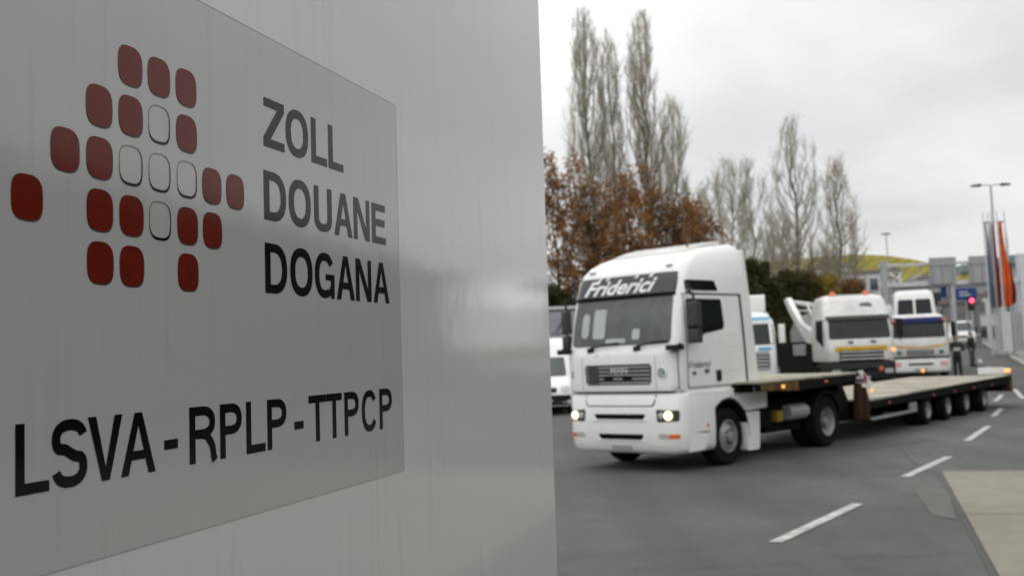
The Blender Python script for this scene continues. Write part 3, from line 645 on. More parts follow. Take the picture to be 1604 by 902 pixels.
def word(name, chars, spans, z0, z1, a, b):
    mb = MB(); k = 0
    for ch, (s0, s1) in zip(chars, spans):
        w = s1 - s0; h = z1 - z0; zb = z0
        if ch == '-': h = .0165; zb = z0 + .0335
        for i, piece in enumerate(glyph(ch, w, h, a, b)):
            mb.flat(piece, lambda q: (s0 + q[0], -0.0015 - 0.0002 * i, zb + q[1]))
    return mb.build(name, 'black_foil', stk, fix=False, smooth=False)
word('lettering', 'ZOLL', [(-0.6718, -0.5853), (-0.5783, -0.4777), (-0.4624, -0.3868), (-0.378, -0.3016)], .2622, .3660, .0218, .0182)
word('lettering', 'DOUANE', [(-0.6739, -0.5828), (-0.57, -0.4712), (-0.4546, -0.3677), (-0.355, -0.2588), (-0.2502, -0.1595), (-0.1445, -0.0608)], .1075, .2110, .0218, .0182)
word('lettering', 'DOGANA', [(-0.6741, -0.5832), (-0.5695, -0.469), (-0.4577, -0.3612), (-0.3502, -0.2533), (-0.2463, -0.1568), (-0.1448, -0.0462)], -.0455, .0590, .0218, .0182)
word('lettering', 'LSVA-RPLP-TTPCP', [(-1.3684, -1.3009), (-1.2955, -1.2178), (-1.2158, -1.133), (-1.1369, -1.0463), (-1.0214, -0.982), (-0.9466, -0.8617), (-0.848, -0.7722), (-0.7557, -0.6839), (-0.6754, -0.5973), (-0.5634, -0.5232), (-0.4987, -0.4162), (-0.4147, -0.3364), (-0.3228, -0.2454), (-0.2286, -0.1405), (-0.1243, -0.0465)], -.3685, -.2660, .0180, .0165)

# ------------------------------------------------------------------ MAIN TRACTOR UNIT
TH = 44.1
tr = thing('tractor_unit', 'white high-roof truck tractor with grey sun visor and lit headlamps turning on the road', 'truck', (1.776, 18.294, 0), heading(TH))
def warp_roof(p):
    x, y, z = p
    if z > 3.25:
        t = (z - 3.25) / .40; z = z + min(t, 1.0) * (0.27 * smooth01((x - .2) / 1.9)) 
    return (x, y, z)
cab = Body([(1.325, .06, 2.30, 1.20, .20, .06), (1.40, .04, 2.32, 1.22, .20, .06), (1.9, .04, 2.34, 1.22, .20, .06), (2.12, .06, 2.34, 1.22, .19, .06), (2.6, .16, 2.34, 1.205, .18, .05),
            (3.02, .27, 2.34, 1.190, .17, .05), (3.30, .36, 2.32, 1.175, .18, .05), (3.44, .44, 2.31, 1.160, .22, .06), (3.55, .58, 2.29, 1.13, .27, .08), (3.61, .78, 2.26, 1.08, .30, .10), (3.64, 1.05, 2.20, .98, .3, .12)], warp_roof)
shell = cab.mesh().build('cab_body', 'white', tr, angle=50)
cab.panel(roundpoly([(-1.075, 2.15), (1.075, 2.15), (1.05, 3.0), (-1.05, 3.0)], .09), 'f', .010, .03, 14, 16).build('windscreen', 'glass_ws', tr, angle=60)
# things behind the glass seen as pale shapes low in the windscreen
pp = MB(); cab.panel(roundpoly(rect(.35, .62, 2.28, 2.80), .03), 'f', .0125, .003, 6, 4, pp); cab.panel(roundpoly(rect(-.42, -.26, 2.24, 2.42), .02), 'f', .0125, .003, 4, 4, pp)
cab.panel(roundpoly(rect(-.12, .32, 2.19, 2.27), .03), 'f', .0125, .003, 4, 4, pp); cab.panel(roundpoly(rect(.72, .88, 2.30, 2.74), .05), 'f', .0125, .003, 4, 4, pp)
pp.build('papers', 'paper', tr, angle=60)
vis = Body([(s[0], s[1] - .09, s[2], s[3] - .07, s[4] + .05, s[5]) for s in cab.secs[:8]])
vz = vis.panel(roundpoly([(-1.09, 3.01), (1.09, 3.01), (1.085, 3.36), (-1.085, 3.36)], .05), 'f', .02, .06, 8, 20).build('sun_visor', 'visor', tr, angle=60)
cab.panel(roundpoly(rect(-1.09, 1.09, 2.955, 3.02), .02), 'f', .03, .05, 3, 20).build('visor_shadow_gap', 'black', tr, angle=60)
vt = text_obj('Friderici', .355, 'letter_white', vz, frame_front(0, .10, 3.05), shear=.45, offset=.008, sx=1.26, extrude=0)
conform(vt, lambda c: Vector((vis.fx(c.y, c.z) - .027, c.y, c.z)))
for y0, w_ in ((.52, .05), (.34, .05), (-.30, .05), (-.62, .06)):  # white bars painted on the visor as reflections of the roof markers
    vis.panel([(y0, 3.30), (y0 + w_, 3.30), (y0 + w_ - .04, 3.352), (y0 - .04, 3.352)], 'f', .0225, .003, 3, 2).build('painted_reflection', 'letter_white', vz, angle=60)
# wipers
for y in (.62, -.40):
    w = MB(); P0 = Vector((cab.fx(y, 2.13) - .05, y, 2.12)); P1 = Vector((cab.fx(y - .62, 2.19) - .045, y - .62, 2.19))
    w.tube([P0 + Vector((0, 0, -.05)), P0, P0.lerp(P1, .5) + Vector((-.01, 0, .02)), P1], .016, 6); w.box(P0.x - .03, P0.x + .04, y - .05, y + .05, 2.04, 2.12)
    w.build('wiper', 'black', tr)
# front flap with grille
fp = Body([(1.345, .01, 1, 1.19, .19, .05), (1.40, -.005, 1, 1.20, .20, .05), (2.0, -.005, 1, 1.20, .20, .05), (2.06, .02, 1, 1.19, .19, .05)])
fl = fp.panel(roundpoly(rect(-1.17, 1.17, 1.36, 2.04), .06), 'f', .012, .05, 8, 22).build('front_flap', 'white', tr, angle=60)
gr = fp.panel(roundpoly([(-.70, 1.47), (.72, 1.47), (.74, 1.82), (-.72, 1.82)], .04), 'f', .018, .02, 4, 4).build('grille', 'black', tr, angle=60)
sl = MB()
for k in range(5): sl.box(-.035, -.02, -.69, .71, 1.492 + k * .066, 1.520 + k * .066)
sl.build('grille_slats', 'slat', gr, bevel=.004)
MB().box(-.048, -.03, .42, .64, 1.50, 1.79).build('grille_cover', 'dgrey', gr, bevel=.01)
text_obj('MAN', .135, 'chrome', gr, frame_front(-.044, -.04, 1.67), offset=.004, sx=1.25)
for y in (.20, -.21): MB().box(-.05, -.03, y - .10, y + .10, 1.56, 1.63).build('grille_emblem', 'chassis', gr, bevel=.01)
for y in (-.93, .98):
    bd = MB().lathe([(0.001, -.010), (.085, -.010), (.095, 0)], (-.022 + (.02 if abs(y) > .95 else 0), y, 1.66), 'x', 24).build('badge', 'green', tr)
    MB().lathe([(.078, -.004), (.080, -.014), (.096, -.014), (.10, 0)], (-.024 + (.02 if abs(y) > .95 else 0), y, 1.66), 'x', 24).build('badge_ring', 'letter_white', bd)
    tt = text_obj('G', .13, 'letter_white', bd, frame_front(-.036 + (.02 if abs(y) > .95 else 0), y, 1.615))
text_obj('Friderici', .17, 'letter_grey', tr, frame_front(-.012, .22, 1.875), shear=.4, sx=1.2)
fm = MB()
for y in (-.80, .80): fp.panel(rect(y - .004, y + .004, 1.40, 1.95), 'f', .0135, .004, 4, 1, fm)
fm.build('panel_gaps', 'dgrey', fl, fix=False)
cab.panel(rect(-1.19, 1.19, 1.330, 1.352), 'f', .014, .03, 1, 22).build('lower_gap', 'black', tr, angle=60)
for y in (-1.175, 1.175): fp.panel(rect(y - .007, y + .007, 1.38, 2.02), 'f', .004, .02, 4, 1).build('corner_gap', 'grey', tr, fix=False)
# bumper
bum = Body([(.30, .14, 1.02, 1.10, .22, .02), (.335, .05, 1.02, 1.20, .26, .02), (.42, .01, 1.02, 1.235, .28, .02), (.70, -.03, 1.02, 1.25, .30, .02), (1.05, -.02, 1.02, 1.25, .30, .02), (1.24, .01, 1.02, 1.25, .28, .02), (1.315, .05, 1.02, 1.23, .24, .02)])
bb = bum.mesh(); bo = bb.build('bumper', 'white', tr, angle=50)
# upper step hatch outline, slots
s1 = MB(); H = roundpoly([(-.72, 1.10), (.74, 1.10), (.80, 1.30), (-.78, 1.30)], .03)
bum.panel(H, 'f', .004, .01, 4, 12, s1); s1.build('hatch_gap', 'dgrey', bo, angle=60)
bum.panel(roundpoly([(-.70, 1.12), (.72, 1.12), (.775, 1.295), (-.755, 1.295)], .03), 'f', .010, .01, 4, 12).build('step_hatch', 'white', bo, angle=60)
for (y0, y1, z0, z1) in ((-.55, .57, .885, .975), (-.49, .50, .54, .635)):
    bum.panel(roundpoly([(y0 + .05, z0), (y1 - .05, z0), (y1, z1), (y0, z1)], .02), 'f', .004, .02, 4, 12).build('air_slot', 'chassis', bo, angle=60)
    lip = MB(); bum.panel(roundpoly(rect(y0 - .02, y1 + .02, z0 - .025, z0 - .004), .008), 'f', .02, .03, 2, 12, lip); lip.build('slot_lip', 'white', bo, angle=60)
bum.panel(roundpoly(rect(-.20, .23, .335, .45), .01), 'f', .014, .02, 3, 6).build('number_plate', 'plate', bo, angle=60)
for sg in (-1, 1):
    h_ = bum.panel(roundpoly([(sg * .79, .84), (sg * 1.17, .85), (sg * 1.18, 1.04), (sg * .77, 1.055)], .03), 'f', .006, .02, 6, 8).build('headlamp', 'dgrey', bo, angle=60)
    y = sg * 1.01
    MB().lathe([(0.001, -.02), (.05, -.02), (.076, -.006), (.08, .02)], (bum.fx(y, .95) - .012, y, .95), 'x', 20).build('lit_bulb', 'lit_warm', h_)
    y2 = sg * .87
    MB().lathe([(0.001, -.016), (.05, -.012), (.062, .01)], (bum.fx(y2, .95) - .008, y2, .95), 'x', 20).build('reflector', 'clear', h_)
    f_ = bum.panel(roundpoly(rect(min(sg * .80, sg * 1.0), max(sg * .80, sg * 1.0), .565, .65), .02), 'f', .006, .02, 4, 4).build('fog_lamp', 'clear', bo, angle=60)
    bum.panel(roundpoly(rect(min(sg * 1.0, sg * 1.17), max(sg * 1.0, sg * 1.17), .57, .645), .02), 'f', .008, .02, 4, 4).build('indicator', 'orange', bo, angle=60)
lg = MB(); bum.panel(rect(-1.24, 1.24, .432, .440), 'f', .003, .006, 1, 24, lg); lg.build('bumper_seam', 'slat', bo, fix=False)
# side panels with the wheel arch
def arch_poly(cx, cz, r, a0, a1, k=14): return [(cx + r * math.cos(R(a0 + (a1 - a0) * i / k)), cz + r * math.sin(R(a0 + (a1 - a0) * i / k))) for i in range(k + 1)]
for sg in (-1, 1):
    poly = [(.25, 1.325), (.25, .33), (.66, .33)] + [(.78, .50)] + arch_poly(1.45, .50, .66, 178, 42)[0:] + [(2.02, .90), (2.72, .92), (2.74, 1.30), (2.70, 1.325)]
    MB().prism(poly, 'y', sg * 1.05, sg * 1.245).build('arch_panel', 'white', tr, bevel=.02)
    MB().prism(roundpoly([(2.02, .20), (2.40, .20), (2.46, .88), (2.04, .88)], .05), 'y', sg * 1.02, sg * 1.235).build('rear_mudguard', 'white', tr, bevel=.02)
    MB().prism([(.30, .66), (.82, .62), (.82, .64), (.30, .68)], 'y', sg * 1.20, sg * 1.2475).build('step_gap', 'black', tr)
    wl = MB(); wl.prism(arch_poly(1.45, .5, .655, 185, -5) + arch_poly(1.45, .5, .62, -5, 185), 'y', sg * .85, sg * 1.235); wl.build('arch_liner', 'black', tr)
    lb = MB().prism(rect(.45, .62, .95, .97), 'y', sg * 1.24, sg * 1.2475); lb.prism(rect(.42, .66, .74, .77), 'y', sg * 1.24, sg * 1.2475); lb.prism(rect(.45, .62, .89, .905), 'y', sg * 1.24, sg * 1.2475)
    lb.build('small_print', 'slat', tr)
    MB().prism(roundpoly(rect(.74, .80, .72, .78), .01), 'y', sg * 1.23, sg * 1.262).build('side_marker', 'orange', tr)
    side = 'l' if sg < 0 else 'r'
    # door, frame, window, quarter window
    cab.panel([(.30, 1.385), (2.155, 1.385), (2.09, 2.985), (.33, 2.985)], side, .008, .02, 8, 8).build('door_seal', 'black', tr, angle=60)
    dr = cab.panel(roundpoly([(.31, 1.40), (2.075, 1.40), (2.00, 2.95), (.34, 2.95)], .03), side, .016, .02, 12, 10).build('door', 'white', tr, angle=60)
    cab.panel(roundpoly([(.345, 2.18), (.72, 2.22), (.95, 2.36), (1.47, 2.36), (1.42, 2.885), (.37, 2.885)], .05), side, .022, .01, 12, 10).build('door_window', 'glass', dr, angle=60)
    MB().prism(roundpoly(rect(1.13, 1.26, 1.47, 1.66), .03), 'y', sg * 1.22, sg * 1.262).build('door_handle', 'black', dr, bevel=.01)
    cab.panel(roundpoly([(.40, 3.03), (1.38, 3.03), (1.28, 3.21), (.42, 3.21)], .03), side, .010, .02, 5, 6).build('quarter_window', 'glass', tr, angle=60)
    cr = MB()
    for z in (1.62, 2.05, 2.25): cab.panel(rect(1.5 if z > 2 else 1.35, 2.06, z, z + .008), side, .0195, .004, 1, 6, cr)
    cr.build('door_creases', 'offwhite', dr, fix=False)
    # mirrors
    a = MB(); y = sg * (1.38 if sg < 0 else 1.27); mx_ = .30 if sg < 0 else .10; mw = .10 if sg < 0 else .06
    a.tube([(.42, sg * 1.17, 2.98), (mx_ + .06, sg * 1.30, 3.0), (mx_ + .05, y, 2.96), (mx_ + .05, y, 2.26), (mx_ + .06, sg * 1.32, 2.2), (.42, sg * 1.2, 2.18)], .022, 8)
    mr_ = a.build('mirror_arm', 'black', tr)
    b_ = MB().prism(roundpoly(rect(mx_ - .02, mx_ + .12, 2.40, 2.83), .05), 'y', y - mw, y + mw).build('mirror_housing', 'dgrey', mr_, bevel=.03)
    MB().prism(roundpoly(rect(mx_ - .02, mx_ + .12, 2.13, 2.37), .05), 'y', y - mw, y + mw).build('mirror_housing', 'dgrey', mr_, bevel=.03)
    MB().tube([(.20, sg * 1.15, 2.12), (.02, sg * 1.30, 2.12)], .03, 8).box(-.10, .14, sg * 1.20 - .10, sg * 1.20 + .12, 2.03, 2.12).build('kerb_mirror', 'black', tr, bevel=.02)
text_obj('Friderici', .17, 'letter_grey', tr, frame_left(.62, -1.243, 1.72), shear=.4, sx=1.15)
kk = MB(); kk.prism(roundpoly(rect(.42, .52, 1.60, 1.66), .02), 'y', -1.240, -1.246); kk.prism(roundpoly(rect(.78, .92, 1.62, 1.69), .02), 'y', -1.240, -1.246); kk.build('door_emblem', 'letter_grey', tr)
# roof lamps, hatch, deflector lip
for y in (-.85, .85): MB().prism(roundpoly(rect(.43, .55, 3.46, 3.51), .02), 'y', y - .06, y + .06).build('roof_marker', 'clear', tr, bevel=.01)
hp = [warp_roof((x, 0, 3.645)) for x in (1.05, 1.4, 1.8, 1.98)]
dl = MB(); 
for i in range(3):
    a, b = hp[i], hp[i + 1]; z0, z1 = a[2] - .03, b[2] - .03; w0, w1 = .80 + i * .03, .83 + i * .03; t0, t1 = (.02, .045, .06, .05)[i], (.02, .045, .06, .05)[i + 1]
    dl.add([(a[0], -w0, z0), (a[0], w0, z0), (b[0], w1, z1), (b[0], -w1, z1), (a[0], -w0, z0 + t0 + .03), (a[0], w0, z0 + t0 + .03), (b[0], w1, z1 + t1 + .03), (b[0], -w1, z1 + t1 + .03)],
           [(0, 1, 2, 3), (4, 7, 6, 5), (0, 4, 5, 1), (2, 6, 7, 3), (0, 3, 7, 4), (1, 5, 6, 2)])
dl.build('roof_hatch', 'white_b', tr, bevel=.01)
MB().tube([(1.35, -.62, 3.86), (1.36, -.62, 3.93), (1.45, -.62, 3.93)], .02, 6).build('roof_horn', 'dgrey', tr)
for sg in (-1, 1):
    MB().prism([(2.25, 1.34), (2.62, 1.34), (2.44, 3.0), (2.33, 3.79), (2.24, 3.79)], 'y', sg * 1.0, sg * 1.175).build('side_fairing', 'white', tr, bevel=.02)
# chassis
ch = MB()
for sg in (-1, 1): ch.box(.6, 6.0, sg * .42 - .05, sg * .42 + .05, .75, 1.02)
ch.box(.9, 2.4, -1.0, 1.0, .85, 1.36); ch.box(2.4, 3.0, -1.15, 1.15, .55, 1.05); ch.box(4.9, 5.2, -.8, .8, .35, .65); ch.box(1.3, 1.6, -.9, .9, .38, .6)
ch.box(2.65, 4.3, .62, 1.18, .40, 1.0); ch.box(3.0, 4.3, -1.02, -.5, .42, 1.02); ch.box(5.6, 6.0, -.9, .9, .7, .9)
ch.build('chassis', 'chassis', tr, bevel=.02)
MB().lathe([(0.001, -.35), (.13, -.35), (.15, -.3), (.15, .3), (.13, .35), (0.001, .35)], (3.98, -1.08, .76), 'x', 18).build('air_tank', 'steel', tr)
MB().box(3.22, 3.42, -1.16, -.9, .62, .82).build('battery_box', 'yellow_box', tr, bevel=.02)
MB().lathe([(0.001, 0), (.42, 0), (.42, .05), (0.001, .05)], (4.65, 0, 1.12), 'z', 24).build('fifth_wheel', 'chassis', tr)
for sg in (-1, 1):
    wheel(tr, 1.45, sg * 1.20, .50, .30, sg)
    wheel(tr, 5.05, sg * 1.18, .50, .27, sg, double=True)
    MB().prism(arch_poly(5.05, .5, .60, 165, 15) + arch_poly(5.05, .5, .57, 15, 165), 'y', sg * .55, sg * 1.20).build('rear_fender', 'black', tr)

# ------------------------------------------------------------------ LOW BED TRAILER
TL = 38.5
D = Vector((math.sin(R(TL)), math.cos(R(TL)), 0))
tl = thing('lowbed_trailer', 'long dark low-loader trailer with pale plywood deck coupled behind the white tractor', 'trailer', (5.05, 21.67, 0), heading(TL))
HW = 1.45
def zd(s): return .83 + (s - 1.9) / 11.7 * .06 if s > 1.9 else .83
# gooseneck
MB().box(-3.15, 1.35, -HW + .01, HW - .01, 1.385, 1.425).build('gooseneck_deck', 'deck', tl, bevel=.006)
gb = MB(); gb.prism([(-3.18, 1.24), (-1.9, 1.18), (1.0, 1.20), (1.25, 1.0), (1.35, .45), (1.95, .42), (1.95, .79), (1.62, 1.2), (1.36, 1.382), (-3.18, 1.382)], 'y', -1.0, 1.0)
gb.prism([(-3.18, 1.25), (-1.6, 1.19), (.9, 1.22), (1.25, 1.28), (1.36, 1.382), (-3.18, 1.382)], 'y', -HW, -HW + .12); gb.prism([(-3.18, 1.25), (-1.6, 1.19), (.9, 1.22), (1.25, 1.28), (1.36, 1.382), (-3.18, 1.382)], 'y', HW - .12, HW)
gb.build('gooseneck_frame', 'chassis', tl, bevel=.01)
MB().prism([(-3.17, 1.262), (-1.62, 1.20), (-1.62, 1.372), (-3.17, 1.372)], 'y', -HW - .006, -HW + .05).build('gooseneck_side_plate', 'ochre', tl)
MB().prism([(1.25, .46), (1.50, .45), (1.62, .80), (1.55, 1.16), (1.36, 1.20), (1.30, 1.0)], 'y', -HW - .01, -HW + .10).build('drop_plate', 'rust', tl, bevel=.01)
MB().prism([(1.62, .44), (1.9, .42), (1.93, .80), (1.78, 1.1), (1.70, .8)], 'y', -HW - .004, -HW + .1).build('drop_edge', 'rust', tl)
# slanted red and white warning board on the gooseneck slope
wbo = MB().prism([(1.30, 1.44), (1.56, 1.45), (2.02, 1.20), (1.94, 1.04)], 'y', -HW - .03, -HW - .012).build('warning_board', 'letter_white', tl)
MB().prism([(1.58, 1.40), (1.78, 1.30), (1.76, 1.18), (1.58, 1.27)], 'y', -HW - .036, -HW - .031).build('warning_stripe', 'red', wbo)
# low deck
dk = MB(); dk.add([(1.95, -HW + .01, zd(1.95)), (1.95, HW - .01, zd(1.95)), (13.6, HW - .01, zd(13.6)), (13.6, -HW + .01, zd(13.6)),
                   (1.95, -HW + .01, zd(1.95) - .04), (1.95, HW - .01, zd(1.95) - .04), (13.6, HW - .01, zd(13.6) - .04), (13.6, -HW + .01, zd(13.6) - .04)],
                  [(0, 1, 2, 3), (4, 7, 6, 5), (0, 4, 5, 1), (1, 5, 6, 2), (2, 6, 7, 3), (3, 7, 4, 0)])
dko = dk.build('low_deck', 'deck', tl)
pl_ = MB()
for y in [i * .29 - 1.305 for i in range(1, 10)]: pl_.box(2.0, 13.55, y - .006, y + .006, .835, .838)
for x in (4.2, 6.6, 9.0, 11.4): pl_.box(x - .01, x + .01, -1.4, 1.4, zd(x) + .001, zd(x) + .004)
pl_.build('deck_joints', 'brown_grey', dko)
fr = MB()
for sg in (-1, 1): fr.add([(1.9, sg * HW, zd(1.9) - .20), (1.9, sg * (HW - .12), zd(1.9) - .20), (13.65, sg * (HW - .12), zd(13.6) - .24), (13.65, sg * HW, zd(13.6) - .24),
                           (1.9, sg * HW, zd(1.9) - .042), (1.9, sg * (HW - .12), zd(1.9) - .042), (13.65, sg * (HW - .12), zd(13.6) - .002), (13.65, sg * HW, zd(13.6) - .002)],
                          [(0, 1, 2, 3), (4, 7, 6, 5), (0, 4, 5, 1), (1, 5, 6, 2), (2, 6, 7, 3), (3, 7, 4, 0)])
fr.box(1.9, 13.5, -.75, .75, .36, .78)
for x in (2.4, 3.4, 4.4, 5.3, 6.7, 8.3, 10.0, 11.7, 12.8): fr.box(x - .05, x + .05, -1.38, 1.38, .62, .78)
fr.box(12.9, 13.64, -1.35, 1.35, .44, .82)
fr.build('frame', 'chassis', tl, bevel=.008)
rl = MB().box(2.1, 5.0, -HW + .02, -HW + .07, .38, .44).box(4.55, 5.0, -HW + .02, -HW + .07, .44, .60)
rl.build('side_guard', 'grey', tl)
for i, x in enumerate((5.9, 7.5, 9.1, 10.8)):
    for sg in (-1, 1): wheel(tl, x, sg * (HW - .06), .36, .24, sg, double=True)
for x in (-2.3,): MB().box(x - .05, x + .05, -HW - .03, -HW, 1.27, 1.33).build('marker_lamp', 'lit_orange', tl, bevel=.01)
for x in (-.35, ): MB().box(x - .05, x + .05, -HW - .03, -HW, 1.28, 1.33).build('marker_lamp', 'orange', tl, bevel=.01)
MB().box(2.02, 2.12, -HW - .03, -HW, .97, 1.05).build('marker_lamp', 'lit_orange', tl, bevel=.01)
for x in (3.1, 6.2, 7.9, 9.6, 11.4): MB().box(x - .05, x + .05, -HW - .02, -HW, .66, .72).build('marker_lamp', 'red', tl, bevel=.01)
MB().box(13.50, 13.56, -1.30, -.55, .92, 1.12).build('tail_board', 'white_b', tl, bevel=.01)
MB().box(13.46, 13.56, -1.46, -1.30, .96, 1.08).build('tail_lamp', 'lit_orange', tl, bevel=.03)
MB().prism([(13.3, .88), (13.66, .86), (13.66, .40), (13.4, .42)], 'y', -HW, -HW + .3).build('tail_frame', 'ochre', tl)

# ------------------------------------------------------------------ BACKGROUND TRUCKS
def bg_truck(name, label, loc, az, P):
    t = thing(name, label, 'truck', loc, heading(az))
    zc = P['z_cab']; z1, z2 = P['ws']; zr = P['z_roof']; hw = P.get('hw', 1.22); W = P['paint']
    B = Body([(zc, .06, 2.1, hw - .03, .20, .06), (zc + .08, .02, 2.14, hw, .20, .06), (z1 - .1, .04, 2.14, hw, .20, .06), (z1, .08, 2.14, hw, .19, .06), (z2, .24, 2.12, hw - .03, .18, .06),
              (z2 + .12, .30, 2.1, hw - .05, .20, .07), (zr - .25, P.get('xr', .6), 2.06, hw - .10, .28, .12), (zr - .08, P.get('xr', .6) + .15, 2.0, hw - .16, .3, .2), (zr, P.get('xr', .6) + .5, 1.85, hw - .35, .3, .25)])
    B.mesh().build('cab_body', W, t, angle=50)
    q_ = P.get('wsm', .13); B.panel(roundpoly([(-hw + q_, z1 + .02), (hw - q_, z1 + .02), (hw - q_ - .04, z2), (-hw + q_ + .04, z2)], .08), 'f', .012, .03, 10, 14).build('windscreen', 'glass', t, angle=60)
    for sg, side in ((-1, 'l'), (1, 'r')):
        d = B.panel(roundpoly([(.34, zc + .1), (1.55, zc + .1), (1.5, z2 + .04), (.38, z2 + .04)], .03), side, .012, .02, 8, 6).build('door', W, t, angle=60)
        B.panel(roundpoly([(.38, z1 - .25), (.75, z1 - .12), (1.40, z1), (1.38, z2), (.42, z2)], .05), side, .020, .02, 8, 6).build('door_window', 'glass', d, angle=60)
        a = MB().tube([(.35, sg * (hw - .04), z2 - .02), (.1, sg * (hw + .2), z2 - .05), (.1, sg * (hw + .2), z1 - .1)], .02, 6).build('mirror_arm', 'black', t)
        MB().prism(roundpoly(rect(.02, .18, z1 + .05, z2 - .05), .04), 'y', sg * (hw + .2) - .1, sg * (hw + .2) + .1).build('mirror_housing', P.get('mirror', 'black'), a, bevel=.03)
    g = B.panel(roundpoly(rect(*P['grille']), .03), 'f', .015, .02, 4, 6).build('grille', P.get('gcol', 'dgrey'), t, angle=60)
    s = MB(); y0, y1, g0, g1 = P['grille']; n = P.get('slats', 4); hh = (g1 - g0) / n * P.get('sth', .14)
    for k in range(n):
        zz = g0 + (g1 - g0) * (k + .5) / n; s.box(-.03, .0, y0 + .03, y1 - .03, zz - hh, zz + hh)
    s.build('grille_slats', P.get('scol', W), g)
    bz0, bz1 = P['bumper']
    bu = Body([(bz0, .08, 1.0, hw - .08, .2, .02), (bz0 + .06, -.02, 1.0, hw, .26, .02), (bz1 - .05, -.05, 1.0, hw + .02, .28, .02), (bz1, .0, 1.0, hw, .26, .02)])
    b = bu.mesh().build('bumper', P['bpaint'], t, angle=50)
    for sg in (-1, 1):
        zh = P.get('zlamp', (bz0 + bz1) / 2)
        bu.panel(roundpoly(rect(min(sg * .78, sg * 1.08), max(sg * .78, sg * 1.08), zh - .08, zh + .08), .03), 'f', .008, .02, 5, 5).build('headlamp', P.get('lampmat', 'clear'), b, angle=60)
    bu.panel(roundpoly(rect(-.5, .5, bz0 + (bz1 - bz0) * .52, bz0 + (bz1 - bz0) * .66), .02), 'f', .006, .02, 3, 8).build('air_slot', 'chassis', b, angle=60)
    bu.panel(roundpoly(rect(-.25, .25, bz0 + .08, bz0 + .19), .01), 'f', .012, .02, 3, 5).build('number_plate', 'plate', b, angle=60)
    c = MB(); Lc = P.get('length', 7.0)
    for sg in (-1, 1): c.box(.6, Lc, sg * .42 - .05, sg * .42 + .05, .78, 1.05)
    c.box(.7, 2.2, -1.05, 1.05, .65, zc - .003); c.box(2.2, 4.6, -1.15, 1.15, .55, 1.15)
    c.build('chassis', 'chassis', t)
    for sg in (-1, 1):
        wheel(t, 1.4, sg * 1.18, .50, .30, sg)
        for x in P.get('axles', (5.4,)): wheel(t, x, sg * 1.18, .50, .27, sg, double=True)
        MB().prism(arch_poly(1.4, .5, .66, 180, 0) + arch_poly(1.4, .5, .60, 0, 180), 'y', sg * .85, sg * (hw - .01)).build('front_fender', P.get('fender', W), t)
    return t, B, bu, b

# B: recovery truck with amber beacons
bz = gz(12.3, 38)
tB, BB, bu, b = bg_truck('recovery_truck', 'white recovery truck with two amber roof beacons, yellow front band and white boom', (12.33, 37.7, bz), 2.0,
    dict(z_cab=1.28, ws=(2.05, 2.78), z_roof=3.68, paint='white_b', bpaint='black', bumper=(.55, 1.24), grille=(-.78, .78, 1.29, 1.67), gcol='chassis', slats=3, sth=.15, xr=.45, length=8.5, axles=(5.6, 6.95), zlamp=.9, fender='dgrey'))
BB.panel(roundpoly(rect(-.92, .92, 1.62, 1.80), .02), 'f', .014, .02, 3, 12).build('yellow_band', 'yellow', tB, angle=60)
BB.panel(roundpoly(rect(-1.13, 1.13, 2.76, 2.90), .04), 'f', .12, .12, 4, 14).build('sun_visor', 'dgrey', tB, angle=60)
BB.panel(roundpoly([(-.62, 3.20), (-.10, 3.22), (-.20, 3.36), (-.55, 3.36)], .05), 'f', .006, .01, 3, 6).build('roof_emblem', 'letter_grey', tB, angle=60)
MB().box(.75, .95, -.42, .58, 3.58, 3.68).build('beacon_bar', 'steel_l', tB, bevel=.02)
for y in (-.52, .68):
    MB().lathe([(0.001, .0), (.12, .0), (.12, .16), (.07, .25), (0.001, .26)], (.85, y, 3.55), 'z', 16).build('beacon', 'orange', tB)
for y in (-1.12,):
    MB().box(-.06, .02, y - .08, y + .05, 1.56, 1.70).build('indicator', 'lit_orange', tB, bevel=.03)
MB().box(-.07, .0, -.72, -.58, .90, 1.05).build('fog_lamp', 'orange', tB, bevel=.02)
for y in (-.45, .35): MB().box(-.02, .03, y - .09, y + .09, 1.93, 1.99).build('wiper_base', 'dgrey', tB, bevel=.01)
# body behind the cab: superstructure, toolbox, boom
sp = MB().box(2.45, 8.3, -1.16, 1.16, .75, 2.02); sp.prism([(2.6, 1.45), (3.4, 1.45), (3.4, 3.0), (2.6, 3.2)], 'y', -.6, .6); sp.build('body_frame', 'chassis', tB, bevel=.02)
MB().prism([(2.35, 2.03), (6.6, 2.03), (6.7, 2.5), (5.6, 3.0), (2.5, 3.2)], 'y', .62, .98).build('body_side', 'grey', tB, bevel=.03)
bm_ = MB(); pts = [(2.3, 1.95), (3.0, 2.0), (4.4, 2.62), (5.6, 3.25), (6.5, 3.85), (5.9, 3.9), (5.0, 3.4), (3.8, 2.8), (2.3, 2.5)]
bm_.prism(pts, 'y', 1.0, 1.22); bm_.build('boom', 'white', tB, bevel=.03)
MB().tube([(3.3, .8, 3.45), (6.5, .9, 3.75)], [.10, .08], 8).tube([(3.2, .5, 3.2), (6.2, .7, 3.35)], .06, 6).build('boom_extension', 'offwhite', tB)
MB().lathe([(0.001, -.35), (.25, -.35), (.28, -.3), (.28, .3), (.25, .35), (0.001, .35)], (2.75, .3, 3.35), 'y', 16).build('winch_drum', 'offwhite', tB)
MB().box(3.2, 5.2, 1.165, 1.24, 1.50, 1.95).build('toolbox', 'grey', tB, bevel=.03)
MB().box(2.45, 2.60, .5, 1.0, 1.5, 3.3).tube([(2.5, 1.0, 2.9), (3.4, 1.0, 3.5)], .05).build('crane_post', 'steel_l', tB, bevel=.02)

